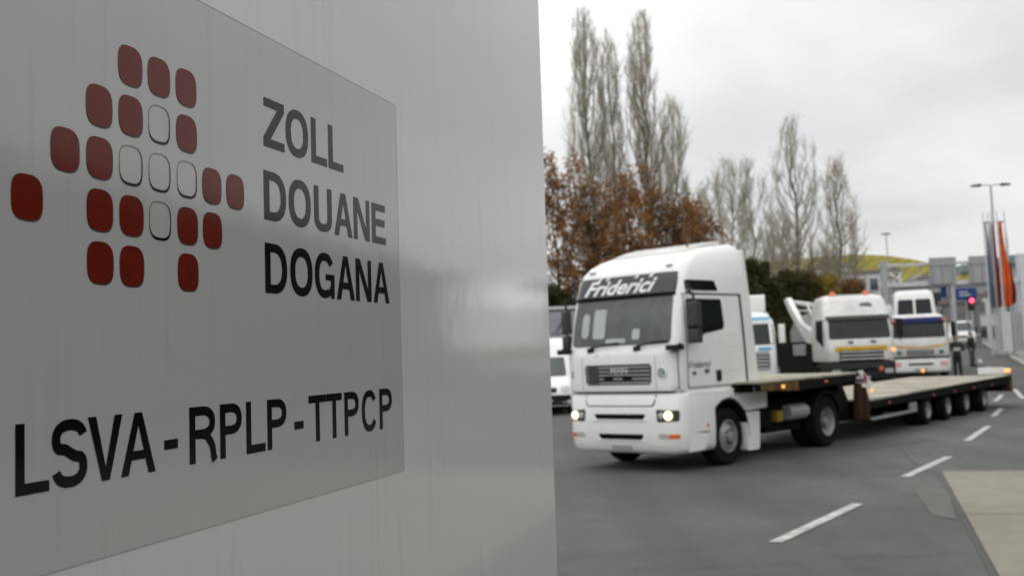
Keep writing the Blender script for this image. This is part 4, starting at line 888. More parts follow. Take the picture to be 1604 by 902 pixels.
# C: flatbed truck with navy visor, carries a van
cz_ = gz(17.6, 46)
tC, BC, bu, b = bg_truck('flatbed_truck', 'white flatbed truck with navy blue sun visor and thin yellow stripe carrying a van', (17.55, 45.9, cz_), 17.0,
    dict(z_cab=.92, ws=(1.72, 2.42), z_roof=2.78, paint='white_b', bpaint='white_b', bumper=(.22, .86), grille=(-.55, .55, 1.0, 1.22), gcol='dgrey', slats=3, xr=.35, length=10.5, axles=(6.2, 7.5), zlamp=.62, hw=1.2, fender='white_b'))
BC.panel(roundpoly(rect(-1.14, 1.14, 2.40, 2.62), .04), 'f', .10, .10, 4, 14).build('sun_visor', 'navy', tC, angle=60)
BC.panel(roundpoly(rect(-1.1, 1.1, 2.37, 2.43), .02), 'f', .06, .06, 3, 14).build('visor_shadow_gap', 'black', tC, angle=60)
for y in (-1.05, 1.02): MB().lathe([(0.001, -.05), (.06, -.05), (.075, 0)], (.08, y, 2.49), 'x', 14).build('visor_lamp', 'orange', tC)
yb = MB()
for k in range(10):
    y0 = -1.1 + k * .22; f_ = lambda y: 1.27 + .12 * (y / 1.1) ** 2
    BC.panel([(y0, f_(y0)), (y0 + .22, f_(y0 + .22)), (y0 + .22, f_(y0 + .22) + .09), (y0, f_(y0) + .09)], 'f', .014, .01, 3, 2, yb)
yb.build('yellow_stripe', 'yellow', tC, angle=60)
for y in (-.86, .86): MB().lathe([(0.001, -.012), (.09, -.012), (.1, 0)], (.02, y, 1.10), 'x', 16).build('badge', 'green', tC)
MB().box(-.05, .02, -1.15, 1.15, .84, .91).build('bumper_strip', 'black', tC, bevel=.01)
for y in (-.95, .95): MB().box(-.075, -.04, y - .10, y + .10, .56, .68).build('indicator', mat('pink lens', (.7, .22, .18), .3, emit=((1, .35, .3), .25)), b, bevel=.02)
MB().lathe([(0.001, -.05), (.06, -.05), (.08, 0)], (-.04, -.05, .31), 'x', 14).build('fog_lamp', 'lit_orange', b)
# flatbed, headboard with posts
MB().box(2.5, 10.3, -1.25, 1.25, 1.08, 1.22).build('flatbed', 'dgrey', tC, bevel=.02)
hb2 = MB()
for y in (-1.18, 1.18): hb2.box(2.45, 2.55, y - .05, y + .05, 1.2, 2.95)
hb2.box(2.45, 2.55, -1.18, 1.18, 2.6, 2.7); hb2.build('headboard', 'dgrey', tC)
# van carried on C (its rear faces us)
def van(name, label, cat, loc, rz, rear_glass=True, paint='white', h=2.55, lower='white'):
    t = thing(name, label, cat, loc, rz)
    B = Body([(.32, .10, 5.35, .88, .22, .06), (.45, .0, 5.42, .95, .28, .06), (.80, .0, 5.44, .97, .30, .06), (1.02, .12, 5.44, .97, .32, .06), (1.20, .55, 5.44, .96, .34, .06), (1.30, .80, 5.43, .955, .32, .06), (2.0, 1.32, 5.38, .89, .26, .08),
              (h - .28, 1.62, 5.34, .85, .24, .12), (h - .08, 1.95, 5.25, .80, .26, .2), (h, 2.3, 5.1, .66, .26, .22)])
    B.mesh().build('van_body', paint, t, angle=50)
    B.panel(roundpoly([(-.76, 1.33), (.76, 1.33), (.68, 1.98), (-.68, 1.98)], .06), 'f', .012, .03, 8, 10).build('windscreen', 'glass_ws', t, angle=60)
    for sg, side in ((-1, 'l'), (1, 'r')):
        d = B.panel(roundpoly([(1.15, .42), (2.35, .42), (2.35, 2.0), (1.5, 2.0), (1.15, 1.5)], .05), side, .010, .02, 8, 6).build('door', paint, t, angle=60)
        B.panel(roundpoly([(1.25, 1.30), (2.25, 1.30), (2.25, 1.92), (1.62, 1.92)], .05), side, .018, .02, 6, 6).build('door_window', 'glass', d, angle=60)
        MB().tube([(1.2, sg * .95, 1.32), (1.15, sg * 1.08, 1.34)], .03, 6).box(1.08, 1.2, sg * 1.08 - .08, sg * 1.08 + .1, 1.28, 1.58).build('mirror', 'black', t, bevel=.02)
        B.panel(roundpoly(rect(min(sg * .56, sg * .86), max(sg * .56, sg * .86), .78, .98), .05), 'f', .008, .02, 5, 5).build('headlamp', 'clear', t, angle=60)
        B.panel(roundpoly(rect(min(sg * .84, sg * .93), max(sg * .84, sg * .93), .9, 1.4), .02), 'b', .008, .02, 5, 3).build('tail_lamp', 'red', t, angle=60)
        for x in (.95, 4.35): wheel(t, x, sg * .94, .34, .22, sg, seg=22)
        if rear_glass: B.panel(roundpoly([(sg * .05, 1.42), (sg * .76, 1.42), (sg * .70, h - .42), (sg * .05, h - .42)], .04), 'b', .012, .02, 6, 5).build('rear_window', 'glass', t, angle=60)
    B.panel(roundpoly(rect(-.42, .42, .78, .95), .03), 'f', .010, .02, 3, 6).build('grille', 'black', t, angle=60)
    B.panel(roundpoly(rect(-.88, .88, .36, .70), .05), 'f', .02, .03, 4, 12).build('bumper', lower, t, angle=60)
    MB().box(-.035, -.015, -.26, .26, .46, .57).build('number_plate', 'plate', t)
    g_ = MB(); g_.box(.6, 5.2, -.8, .8, .2, .34); g_.build('underbody', 'chassis', t)
    return t
az = R(17.0); dC = Vector((math.sin(az), math.cos(az), 0)); lC = Vector((math.cos(az), -math.sin(az), 0))
vl = Vector((17.55, 45.9, 0)) + dC * 8.5 + lC * .0
van('carried_van', 'white high-roof van strapped on the flatbed truck, its two rear windows showing', 'van', (vl.x + .1, vl.y, cz_ + 1.23), heading(17.0) + math.pi, h=2.72)
# A: partly hidden truck beside the tractor
tA, BA, bu, b = bg_truck('parked_truck', 'white truck half hidden behind the tractor cab, light blue lettering above its windscreen', (7.66, 36.0, 0), 8.0,
    dict(z_cab=1.0, ws=(2.08, 2.82), z_roof=3.26, paint='white', bpaint='white', bumper=(.35, .96), grille=(-.98, .98, 1.25, 1.85), gcol='black', slats=5, wsm=.05, xr=.35, length=6.5, axles=(5.4,), mirror='white', fender='white'))
MB().prism(roundpoly(rect(.9, 1.9, 3.24, 3.84), .1), 'y', -1.0, 1.0).build('roof_box', 'white', tA, bevel=.05)
BA.panel(roundpoly(rect(-1.1, 1.1, 2.9, 3.08), .03), 'f', .03, .04, 3, 12).build('sun_visor', 'white', tA, angle=60)
BA.panel(roundpoly(rect(-1.08, -.3, 2.94, 3.05), .02), 'f', .034, .02, 3, 8).build('blue_band', 'blue', tA, angle=60)
BA.panel(roundpoly(rect(-1.05, -.6, 1.90, 2.02), .02), 'f', .02, .02, 3, 5).build('blue_badge', 'blue', tA, angle=60)

tL, BL, bu, b = bg_truck('box_lorry', 'white box lorry mostly hidden between the recovery truck and the flatbed truck', (20.3, 57.5, gz(20, 57)), 14.0,
    dict(z_cab=.95, ws=(1.75, 2.45), z_roof=2.75, paint='white', bpaint='white', bumper=(.35, .92), grille=(-.6, .6, 1.1, 1.45), slats=3, xr=.35, length=8.0, axles=(5.8,)))
MB().box(2.3, 8.2, -1.25, 1.25, 1.1, 3.35).build('box_body', 'white_b', tL, bevel=.03)
# left van and the tarpaulin trailer behind it
van('delivery_van', 'white van with dark lower bumper parked between the sign edge and the tractor', 'van', (.95, 36.0, 0), heading(4), h=2.68, lower='black')
tt_ = thing('tarpaulin_trailer', 'grey tarpaulin semi-trailer with small dark emblem parked behind the white van', 'trailer', (2.9, 45.0, 0), R(0))
MB().box(-12.5, 0, 0, 2.5, 1.2, 4.0).build('tarpaulin', 'tarp', tt_, bevel=.03)
MB().box(-12.6, .06, -.04, 2.54, 4.003, 4.12).build('top_rail', 'steel_l', tt_); MB().box(-12.6, .06, -.045, -.005, 3.93, 3.99).build('rail_line', 'dgrey', tt_)
MB().box(-12.5, 0, .1, 2.4, .9, 1.197).build('frame', 'chassis', tt_)
em_ = MB(); fA = lambda q: (q[0], -.006, q[1])
em_.flat([[(-1.15, 3.05), (-.75, 3.70), (-.35, 3.05), (-.52, 3.05), (-.75, 3.42), (-.98, 3.05)]], fA); em_.flat([[(-1.3, 2.92), (-.2, 2.92), (-.2, 3.0), (-1.3, 3.0)]], fA)
em_.build('emblem', 'letter_grey', tt_, fix=False)
for x in (-2.0, -3.3, -4.6):
    wheel(tt_, x, .02, .5, .3, -1); 
    wheel(tt_, x, 2.48, .5, .3, 1)
MB().box(-11, -10.8, .3, .5, 0, .9).build('landing_leg', 'steel', tt_)

# far vehicles
g1 = gz(35, 83)
van('far_van', 'small white van driving up the road beyond the two pedestrians', 'van', (35.1, 83, g1), heading(22), h=2.15)
def car(name, label, loc, rz, paint):
    t = thing(name, label, 'car', loc, rz)
    B = Body([(.25, .12, 4.2, .78, .25, .25), (.40, .0, 4.32, .86, .32, .3), (.66, .0, 4.34, .88, .34, .3), (.80, .25, 4.30, .87, .36, .3), (.92, 1.15, 4.18, .84, .34, .3), (1.30, 1.85, 3.75, .68, .24, .24), (1.42, 2.15, 3.45, .60, .2, .2), (1.45, 2.4, 3.2, .45, .2, .2)])
    B.mesh().build('car_body', paint, t, angle=50)
    B.panel(roundpoly([(-.74, .94), (.74, .94), (.58, 1.30), (-.58, 1.30)], .05), 'f', .012, .03, 6, 8).build('windscreen', 'glass', t, angle=60)
    B.panel(roundpoly([(-.70, .96), (.70, .96), (.58, 1.28), (-.58, 1.28)], .05), 'b', .012, .03, 6, 8).build('rear_window', 'glass', t, angle=60)
    for sg, side in ((-1, 'l'), (1, 'r')):
        B.panel(roundpoly([(1.5, .95), (3.9, .95), (3.5, 1.29), (2.0, 1.29)], .05), side, .010, .02, 5, 8).build('side_window', 'glass', t, angle=60)
        B.panel(roundpoly(rect(min(sg * .45, sg * .78), max(sg * .45, sg * .78), .60, .74), .03), 'f', .008, .02, 3, 4).build('headlamp', 'clear', t, angle=60)
        for x in (.8, 3.45): wheel(t, x, sg * .86, .31, .2, sg, seg=20)
    B.panel(roundpoly(rect(-.4, .4, .40, .55), .03), 'f', .010, .02, 3, 5).build('grille', 'black', t, angle=60)
    return t
car('parked_car', 'small white car left of the flagpoles under the far gantry', (44.0, 98, gz(44, 98)), heading(30), 'white')
car('parked_car', 'pale grey car far right behind the hanging flags', (43.0, 91, gz(43, 91)), heading(40), 'steel_l')
car('parked_car', 'dark grey car at the foot of the customs hall', (37.5, 104, gz(37, 104)), heading(100), 'dgrey')

# ------------------------------------------------------------------ PEOPLE
def person(name, label, loc, rz, jacket, trousers, seed=0, hold=True, H=1.78):
    t = thing(name, label, 'person', loc, rz)
    def skin(nm, J, E, m, par, root=0, lv=2):
        me = bpy.data.meshes.new(nm); me.from_pydata([j[:3] for j in J], E, []); o = bpy.data.objects.new(nm, me); col.objects.link(o); o.parent = par
        md = o.modifiers.new('skin', 'SKIN'); md.use_smooth_shade = True
        me.skin_vertices[0] if me.skin_vertices else None
        if not me.skin_vertices:
            return o
        return o
    # build meshes directly with tapered tubes merged by a remesh so that every body is one continuous surface
    def blob(nm, parts, m, par, vox):
        mb = MB()
        for pts, rad in parts: mb.tube(pts, rad, 10)
        o = mb.build(nm, m, par)
        r = o.modifiers.new('remesh', 'REMESH'); r.mode = 'VOXEL'; r.voxel_size = vox; r.use_smooth_shade = True
        s = o.modifiers.new('smooth', 'SMOOTH'); s.iterations = 3; s.factor = .5
        return o
    k = H / 1.78
    hips = .92 * k; sh = 1.45 * k
    parts = [([(0, 0, 1.40 * k), (0, 0, 1.52 * k), (.01, 0, 1.57 * k)], [.06, .055, .06]),
             ([(0, 0, 1.53 * k), (.0, 0, 1.58 * k), (.0, 0, 1.67 * k), (0, 0, 1.74 * k), (0, 0, 1.78 * k)], [.045, .075, .092, .082, .03]),
             ([(-.09, 0, 1.655 * k), (-.115, 0, 1.645 * k)], [.015, .012]),
             ([(0, 0, .95 * k), (0, 0, 1.15 * k), (0, 0, 1.35 * k), (0, 0, 1.44 * k)], [.14, .13, .155, .09])]
    hand = []
    for sg in (-1, 1):
        if hold: el, wr = (sg * .30, -.02, 1.14 * k), (sg * .13, -.27, 1.16 * k)
        else: el, wr = (sg * .27, .03, 1.14 * k), (sg * .27, -.08, .88 * k)
        parts += [([(sg * .16, 0, 1.40 * k), (sg * .21, 0, 1.38 * k), el], [.06, .06, .045]), ([el, wr], [.043, .028])]
        d = (Vector(wr) - Vector(el)).normalized()
        pal = Vector(wr) + d * .08; parts.append(([wr, pal], [.03, .036]))
        for i in range(4): b0 = pal + Vector(((i - 1.5) * .018, 0, 0)); parts.append(([b0, b0 + d * (.04 + .006 * (1.5 - abs(i - 1.5))), b0 + d * .06 + Vector((0, 0, -.02))], [.010, .009, .007]))
        th_ = Vector(wr) + d * .03; parts.append(([th_, th_ + Vector((-sg * .04, 0, .01)) + d * .03], [.012, .009]))
        fx = sg * .10 + (.03 if sg > 0 else 0)
        parts += [([(sg * .09, 0, .95 * k), (sg * .10, -.01, .50 * k), (fx, .01, .10 * k)], [.085, .055, .04]), ([(fx, .04, .04), (fx, -.14, .035)], [.04, .035])]
    parts.append(([(0, -.085, 1.67 * k), (0, -.105, 1.645 * k), (0, -.088, 1.635 * k)], [.012, .016, .010]))
    body = blob('body', parts, 'skin', t, .014)
    face = MB()
    for sg in (-1, 1): face.lathe([(0.001, -.004), (.010, 0), (.001, .006)], (sg * .032, -.087, 1.675 * k), 'y', 8)
    face.build('eyes', 'hair', t); MB().box(-.022, .022, -.090, -.083, 1.605 * k, 1.612 * k).build('mouth', 'flag_violet', t)
    hb = [([(0, .02, 1.66 * k), (0, .015, 1.74 * k), (0, .01, 1.795 * k)], [.085, .095, .05]), ([(0, .05, 1.60 * k), (0, .05, 1.7 * k)], [.06, .07])]
    blob('hair', hb, 'hair', t, .016)
    jp = [([(0, 0, .84 * k), (0, 0, 1.0 * k), (0, 0, 1.18 * k), (0, 0, 1.36 * k), (0, 0, 1.46 * k), (0, 0, 1.50 * k)], [.175, .17, .165, .185, .12, .075])]
    for sg in (-1, 1):
        if hold: el, wr = (sg * .30, -.02, 1.14 * k), (sg * .14, -.25, 1.158 * k)
        else: el, wr = (sg * .27, .03, 1.14 * k), (sg * .27, -.07, .91 * k)
        jp += [([(sg * .10, 0, 1.42 * k), (sg * .21, 0, 1.39 * k), el], [.09, .085, .068]), ([el, wr], [.066, .048])]
    blob('jacket', jp, jacket, t, .02)
    tp = [([(0, 0, .98 * k), (0, 0, .86 * k)], [.15, .15])]
    for sg in (-1, 1):
        fx = sg * .10 + (.03 if sg > 0 else 0)
        tp.append(([(sg * .085, 0, .93 * k), (sg * .10, -.01, .50 * k), (fx, .01, .09 * k)], [.11, .078, .062]))
        blob('shoe', [([(fx, .07, .05), (fx, .0, .055), (fx, -.18, .04)], [.05, .055, .042])], 'black', t, .016)
    blob('trousers', tp, trousers, t, .02)
    if hold: MB().box(-.14, .14, -.33, -.315, 1.10 * k, 1.24 * k).build('held_papers', 'offwhite', t)
    return t
person('person', 'person in dark jacket and black trousers holding papers beside the flatbed truck', (19.25, 46.2, gz(19, 46)), R(-22), 'cloth_g', 'cloth_d')
person('person', 'person in dark jacket and grey trousers standing farther up the road', (22.75, 52.8, gz(23, 53)), R(40), 'cloth_d', 'cloth_j', hold=False, H=1.74)

# ------------------------------------------------------------------ TREES
def tree_skeleton(H, W, rng, leaders=1, nb=40, base=.10, twig=4, sub=26, trunk_r=.22, peak=.46, wig=.10, open_=1.0, twl=1.0):
    """ascending stems that leave the trunk low, swing out and rise almost upright to the rim of a narrow crown; fine twigs all along"""
    tk = MB(); br = MB(); ends = []
    pw = math.log(.5) / math.log(peak)
    def env(t): return W / 2 * max(0.0, math.sin(math.pi * min(1, max(0, t)) ** pw)) ** .42
    def at(pts, u):
        f = min(max(u, 0), .9999) * (len(pts) - 1); i = int(f); return pts[i].lerp(pts[i + 1], f - i), (pts[i + 1] - pts[i]).normalized()
    K = 12; bend = [Vector((rng.gauss(0, .06), rng.gauss(0, .06), 0)) for _ in range(K + 1)]
    trunk = [Vector((0, 0, H * .98 * i / K)) + bend[i] * (i > 0) * (1 + i * .15) for i in range(K + 1)]
    tk.tube(trunk, [max(.012, trunk_r * (1 - i / K) ** 1.1 + .012) for i in range(K + 1)], 8)
    stems = [(trunk, 1.0)]
    for i in range(nb):
        t0 = base + (.80 - base) * ((i + rng.random()) / nb) ** 1.15; P, _ = at(trunk, t0)
        t1 = min(.995, t0 + rng.uniform(.16, .42) * (1 - .35 * t0)); a_ = rng.uniform(0, 2 * math.pi)
        r1 = env(t1) * (rng.uniform(.25, 1.0) ** .6); E = Vector((math.cos(a_) * r1, math.sin(a_) * r1, H * t1))
        rm = min(max(r1, env((t0 + t1) / 2) * .75 * rng.uniform(.6, 1.05)), W * .55) * open_
        C1 = Vector((math.cos(a_) * rm * .75, math.sin(a_) * rm * .75, P.z + (E.z - P.z) * .30)); C2 = Vector((math.cos(a_) * rm, math.sin(a_) * rm, P.z + (E.z - P.z) * .66))
        pts = []
        for k in range(8):
            u = k / 7; q = P * (1 - u) ** 3 + C1 * 3 * u * (1 - u) ** 2 + C2 * 3 * u * u * (1 - u) + E * u ** 3
            pts.append(q + Vector((rng.gauss(0, wig), rng.gauss(0, wig), 0)) * (k > 0))
        r0 = trunk_r * .30 * (1 - t0 * .7); tgt = tk if i % 2 == 0 else br
        tgt.tube(pts, [max(.008, r0 * (1 - .85 * k / 7)) for k in range(8)], 4, cap=False); stems.append((pts, .9))
    for pts, _ in stems:
        for j in range(sub if pts is not trunk else sub * 2):
            u = rng.uniform(.18, 1.0) if pts is not trunk else rng.uniform(.35, 1.0)
            Q, d = at(pts, u); d2 = (d + Vector((rng.gauss(0, .30), rng.gauss(0, .30), rng.uniform(0, .35)))).normalized()
            L_ = rng.uniform(.5, 1.25) * twl; M_ = Q + d2 * L_ * .5; d3 = (d2 + Vector((0, 0, .25))).normalized(); T = M_ + d3 * L_ * .5
            if T.z > H: continue
            br.tube([Q, M_, T], [.010, .007, .004], 3, cap=False); ends.append(T)
            for m in range(twig):
                v = rng.uniform(.2, 1); S_ = Q.lerp(T, v); d4 = (d3 + Vector((rng.gauss(0, .42), rng.gauss(0, .42), rng.uniform(-.1, .3)))).normalized()
                e = S_ + d4 * rng.uniform(.22, .6) * twl; br.tube([S_, e], [.006, .003], 3, cap=False); ends.append(e)
    return tk, br, ends
def leaves(mb, ends, rng, count, size, spread):
    for _ in range(count):
        e = rng.choice(ends); p = e + Vector((rng.gauss(0, spread), rng.gauss(0, spread), rng.gauss(0, spread)))
        a = Vector((rng.gauss(0, 1), rng.gauss(0, 1), rng.gauss(0, 1))).normalized(); b = a.cross(Vector((rng.gauss(0, 1), rng.gauss(0, 1), rng.gauss(0, 1)))).normalized()
        s = size * rng.uniform(.6, 1.3)
        mb.add([p - a * s, p - b * s * .55, p + a * s, p + b * s * .55], [(0, 1, 2, 3)])
def tree(kind, label, x, y, H, W, seed, leaf_m=None, nleaf=0, lsize=.07, lspread=.25, group=None, bark='bark', twigm='bark_l', cat='tree', **kw):
    rng = random.Random(seed); t = thing(kind, label, cat, (x, y, gz(x, y) - .1), 0, group)
    tk, br, ends = tree_skeleton(H, W, rng, **kw)
    tk.build('trunk', bark, t, fix=False, angle=80); br.build('branches', twigm, t, fix=False, smooth=False)
    if leaf_m:
        lm = MB(); leaves(lm, ends, rng, nleaf, lsize, lspread); lm.build('leaves', leaf_m, t, fix=False, smooth=False)
    return t
G1 = 'bare poplars standing behind the trucks'
tree('poplar_tree', 'tallest bare poplar, leftmost of the row above the tractor visor', 5.6, 70, 24.8, 3.6, 3, 'leaf_yellow', 500, .05, .2, G1, nb=78, trunk_r=.26, base=.16)
tree('poplar_tree', 'bare poplar close to the right side of the tallest one, slightly lower', 7.2, 70.8, 23.3, 2.4, 4, 'leaf_yellow', 300, .05, .2, G1, nb=46, trunk_r=.18, base=.16)
tree('poplar_tree', 'tall bare poplar with dark trunk above the middle of the tractor roof', 9.3, 70, 24.2, 3.5, 11, 'leaf_yellow', 350, .05, .2, G1, nb=80, trunk_r=.26, base=.16)
tree('poplar_tree', 'slim pale poplar a little lower, right of the tall poplars', 11.2, 70, 18.4, 2.0, 5, 'leaf_yellow', 200, .05, .2, G1, nb=44, trunk_r=.15)
tree('poplar_tree', 'vase-shaped bare poplar with open leaders right of the tractor', 21.3, 78, 18.2, 4.2, 8, 'leaf_yellow', 200, .05, .2, G1, nb=52, trunk_r=.26, open_=1.1, peak=.55, sub=22)
tree('poplar_tree', 'rightmost bare poplar with a few yellow leaves above the recovery truck', 24.4, 78, 14.9, 3.4, 14, 'leaf_yellow', 900, .07, .2, G1, nb=48, trunk_r=.20, open_=1.1, peak=.52, sub=22)
G2 = 'thin bare trees between the poplars'
for i, (x, y, H, W) in enumerate([(12.7, 73, 11.2, 3.2), (14.2, 74, 13.4, 3.2), (16.0, 76, 14.9, 3.4), (17.8, 77, 14.9, 3.2), (19.3, 75, 10.8, 3.2), (22.9, 77, 8.6, 3.2)]):
    tree('bare_tree', ['low grey bare tree beside the foot of the slim poplar', 'thin grey bare tree second to the right of the slim poplar', 'taller grey bare tree directly above the rear of the tractor roof', 'bare grey tree just right of the tractor roof top', 'lower bushy bare tree left of the vase-shaped poplar', 'lowest bare tree, between the two rightmost poplars'][i],
         x, y, H, W, 30 + i, None, 0, group=G2, nb=46, trunk_r=.11, wig=.14, peak=.55, open_=1.1, sub=22)
G3 = 'russet-leaved trees left above the tractor'
spec = [(2.5, 58, 13.0, 2.9, 'leaf_rust', 'tallest russet tree at the left end of the row beside the sign edge'),
        (4.5, 60, 11.4, 3.4, 'leaf_rust2', 'brown-leaved tree under the tallest poplar, left of its trunk'),
        (6.6, 58, 11.6, 3.2, 'leaf_rust', 'russet tree below the second poplar, above the tractor visor'),
        (8.5, 61, 10.6, 3.2, 'leaf_rust2', 'brown-leaved tree above the middle of the tractor roof'),
        (10.4, 60, 9.8, 2.4, 'leaf_rust', 'smallest russet tree at the right end of the brown group')]
for i, (x, y, H, W, lm_, lab) in enumerate(spec):
    tree('russet_tree', lab, x, y, H, W, 50 + i, lm_, 4300, .11, .13, G3, bark='bark_d', twigm='bark_d', nb=34, base=.14, trunk_r=.15, sub=9, twig=2, wig=.22, open_=1.35, peak=.5, twl=1.1)
def shrub(kind, label, x, y, H, W, seed, lm_, n=9000, size=.10, group=None):
    rng = random.Random(seed); t = thing(kind, label, 'shrub', (x, y, gz(x, y) - .1), 0, group)
    st_ = MB(); L_ = MB()
    for i in range(7):
        a = rng.uniform(0, 6.28); r0 = rng.uniform(.0, .3) * W; top = Vector((math.cos(a) * r0, math.sin(a) * r0, H * rng.uniform(.5, .9)))
        st_.tube([(math.cos(a) * .2, math.sin(a) * .2, 0), top * .5, top], [.06, .04, .01], 5)
    st_.build('stems', 'bark_d', t, fix=False)
    cl = []
    for i in range(46):
        a = rng.uniform(0, 6.28); z = rng.uniform(.05, .98); r0 = W / 2 * math.sqrt(max(0, 1 - (z * 1.0) ** 2.6)) * rng.uniform(.3, 1.05)
        cl.append((Vector((math.cos(a) * r0, math.sin(a) * r0, z * H)), rng.uniform(.35, .75)))
    for _ in range(n):
        c, r0 = rng.choice(cl); v = Vector((rng.gauss(0, 1), rng.gauss(0, 1), rng.gauss(0, .8))).normalized() * r0 * rng.uniform(.5, 1.05); p = c + v
        if p.z < .02: continue
        a = Vector((rng.gauss(0, 1), rng.gauss(0, 1), rng.gauss(0, 1))).normalized(); b = a.cross(v).normalized() if a.cross(v).length > .01 else Vector((1, 0, 0))
        s = size * rng.uniform(.6, 1.3); L_.add([p - a * s, p - b * s * .6, p + a * s, p + b * s * .6], [(0, 1, 2, 3)])
    L_.build('leaves', lm_, t, fix=False, smooth=False)
    return t
G4 = 'bushes along the foot of the trees'
for i, (x, y, H, W, lm_, lab) in enumerate([(2.2, 57, 5.4, 3.6, 'leaf_ever', 'dark evergreen bush at the foot of the leftmost russet tree'), (5.3, 57.5, 5.2, 4.0, 'leaf_rust2', 'brown bush hidden low behind the tractor visor'),
        (8.3, 58, 5.6, 4.2, 'leaf_ever', 'dark bush behind the middle of the tractor roof'), (11.6, 60, 6.0, 4.2, 'leaf_olive', 'olive bush behind the rear of the tractor roof'),
        (14.4, 62, 6.4, 3.2, 'leaf_ever', 'tall dark evergreen bush right behind the tractor roof edge'), (16.9, 64, 5.6, 3.0, 'leaf_ever', 'dark evergreen bush behind the crane boom'),
        (19.0, 68, 6.0, 2.8, 'leaf_olive', 'olive green bush at the foot of the vase-shaped poplar'), (21.0, 70, 5.6, 1.4, 'leaf_yellow', 'yellowish bush above the left roof corner of the recovery truck'),
        (24.4, 76, 5.2, 2.4, 'leaf_rust2', 'brown bush above the recovery truck roof'), (26.6, 80, 4.4, 2.0, 'leaf_olive', 'low olive bush between recovery truck and gantry')]):
    shrub('bush', lab, x, y, H, W, 80 + i, lm_, group=G4)

# ------------------------------------------------------------------ BORDER PLAZA: gantry, signs, lamps, flags, buildings
g80 = gz(35, 80)
ga = thing('sign_gantry', 'grey steel sign gantry with double beam spanning the far road', 'gantry', (28.2, 80, g80))
MB().box(-.2, .2, -.2, .2, 0, 6.9).build('post', 'steel', ga, bevel=.02); MB().box(4.95, 5.25, -.2, .2, 0, 5.1).build('post', 'steel', ga, bevel=.02); MB().box(10.2, 10.9, -.3, .3, 0, 7.0).build('post', 'steel_l', ga, bevel=.02)
MB().box(-.4, 14.5, -.16, .16, 4.85, 5.20).build('lower_beam', 'steel_l', ga, bevel=.02); MB().box(-.4, 8.5, -.10, .10, 6.42, 6.62).build('upper_beam', 'steel_l', ga, bevel=.02)
bc = MB()
for i in range(8): bc.tube([(i * 1.1, 0, 5.2), (i * 1.1 + .55, 0, 6.42)], .035, 5).tube([(i * 1.1 + .55, 0, 6.42), (i * 1.1 + 1.1, 0, 5.2)], .035, 5)
bc.build('lattice', 'steel', ga)
def gantry_sign(x, label):
    t = thing('overhead_sign', label, 'sign', (x, 79.6, g80), group='sign boards on the gantry seen from behind')
    MB().box(-1.0, 1.0, -.04, .04, 4.95, 6.95).build('sign_board', 'render_grey', t, bevel=.01)
    r = MB()
    for xx in (-.75, 0, .75): r.box(xx - .04, xx + .04, -.10, -.043, 4.95, 6.95)
    r.box(-1.0, 1.0, -.12, -.043, 6.35, 6.9).build('frame_ribs', 'grey', t)
    return t
gantry_sign(32.55, 'grey back of the left overhead sign above the flatbed truck'); gantry_sign(35.55, 'grey back of the right overhead sign next to the flags')
bs = thing('direction_sign', 'blue overhead direction sign under the gantry near the red light', 'sign', (36.1, 84, gz(36, 84)))
MB().box(-.85, .80, -.04, .04, 3.75, 4.70).build('sign_board', 'signblue', bs, bevel=.01)
MB().box(-.08, .08, .04, .16, 0, 4.6).build('post', 'steel', bs)
MB().box(-.6, .1, -.047, -.043, 4.35, 4.42).box(-.6, .3, -.047, -.043, 4.1, 4.17).build('sign_text_bars', 'letter_white', bs)
bs2 = thing('small_blue_sign', 'small dark blue sign hanging left of the middle gantry post', 'sign', (33.0, 80.5, g80))
MB().box(-.35, .1, -.04, .04, 3.95, 4.75).build('sign_board', 'signblue', bs2, bevel=.01); MB().box(-.2, -.1, -.02, .02, 4.75, 4.86).build('hanger', 'steel', bs2)
sg_ = thing('traffic_signal', 'traffic signal with bright red light below the blue direction sign', 'traffic light', (36.2, 83.5, gz(36, 83)))
MB().box(-.07, .07, -.07, .07, 0, 2.9).build('post', 'steel', sg_); MB().box(-.22, .22, -.15, .12, 2.9, 4.0).build('signal_housing', 'black', sg_, bevel=.03)
MB().lathe([(0.001, -.05), (.17, -.04), (.19, 0)], (0, -.155, 3.68), 'y', 18).build('red_light', 'lit_red', sg_)
MB().lathe([(0.001, -.03), (.12, -.02), (.14, 0)], (0, -.155, 3.2), 'y', 14).build('unlit_lens', 'dgrey', sg_)

def lamp(label, x, y, H, arm, lean=0, group='lamp posts'):
    t = thing('street_lamp', label, 'street lamp', (x, y, gz(x, y)), 0, group)
    MB().tube([(0, 0, 0), (0, 0, H * .4), (0, 0, H)], [.12, .10, .06], 10).build('pole', 'steel', t)
    for s in (-1, 1):
        MB().tube([(0, 0, H), (s * arm * .6, 0, H + .06), (s * (arm - .5), 0, H + .05)], .035, 6).build('arm', 'steel', t)
        MB().prism(roundpoly([(s * (arm - .6), H - .06), (s * arm, H - .04), (s * arm, H + .06), (s * (arm - .6), H + .12)], .03), 'y', -.16, .16).build('lamp_head', 'dgrey', t)
    return t
lamp('tall double-armed street lamp above the flags', 31.75, 69, 10.95, 1.27)
lamp('more distant double-armed lamp peeking out behind the flag tops', 50.6, 110, 12.3, 1.1)
lamp('thin distant lamp mast above the yellow hill left of the gantry signs', 42.9, 120, 12.5, .5)

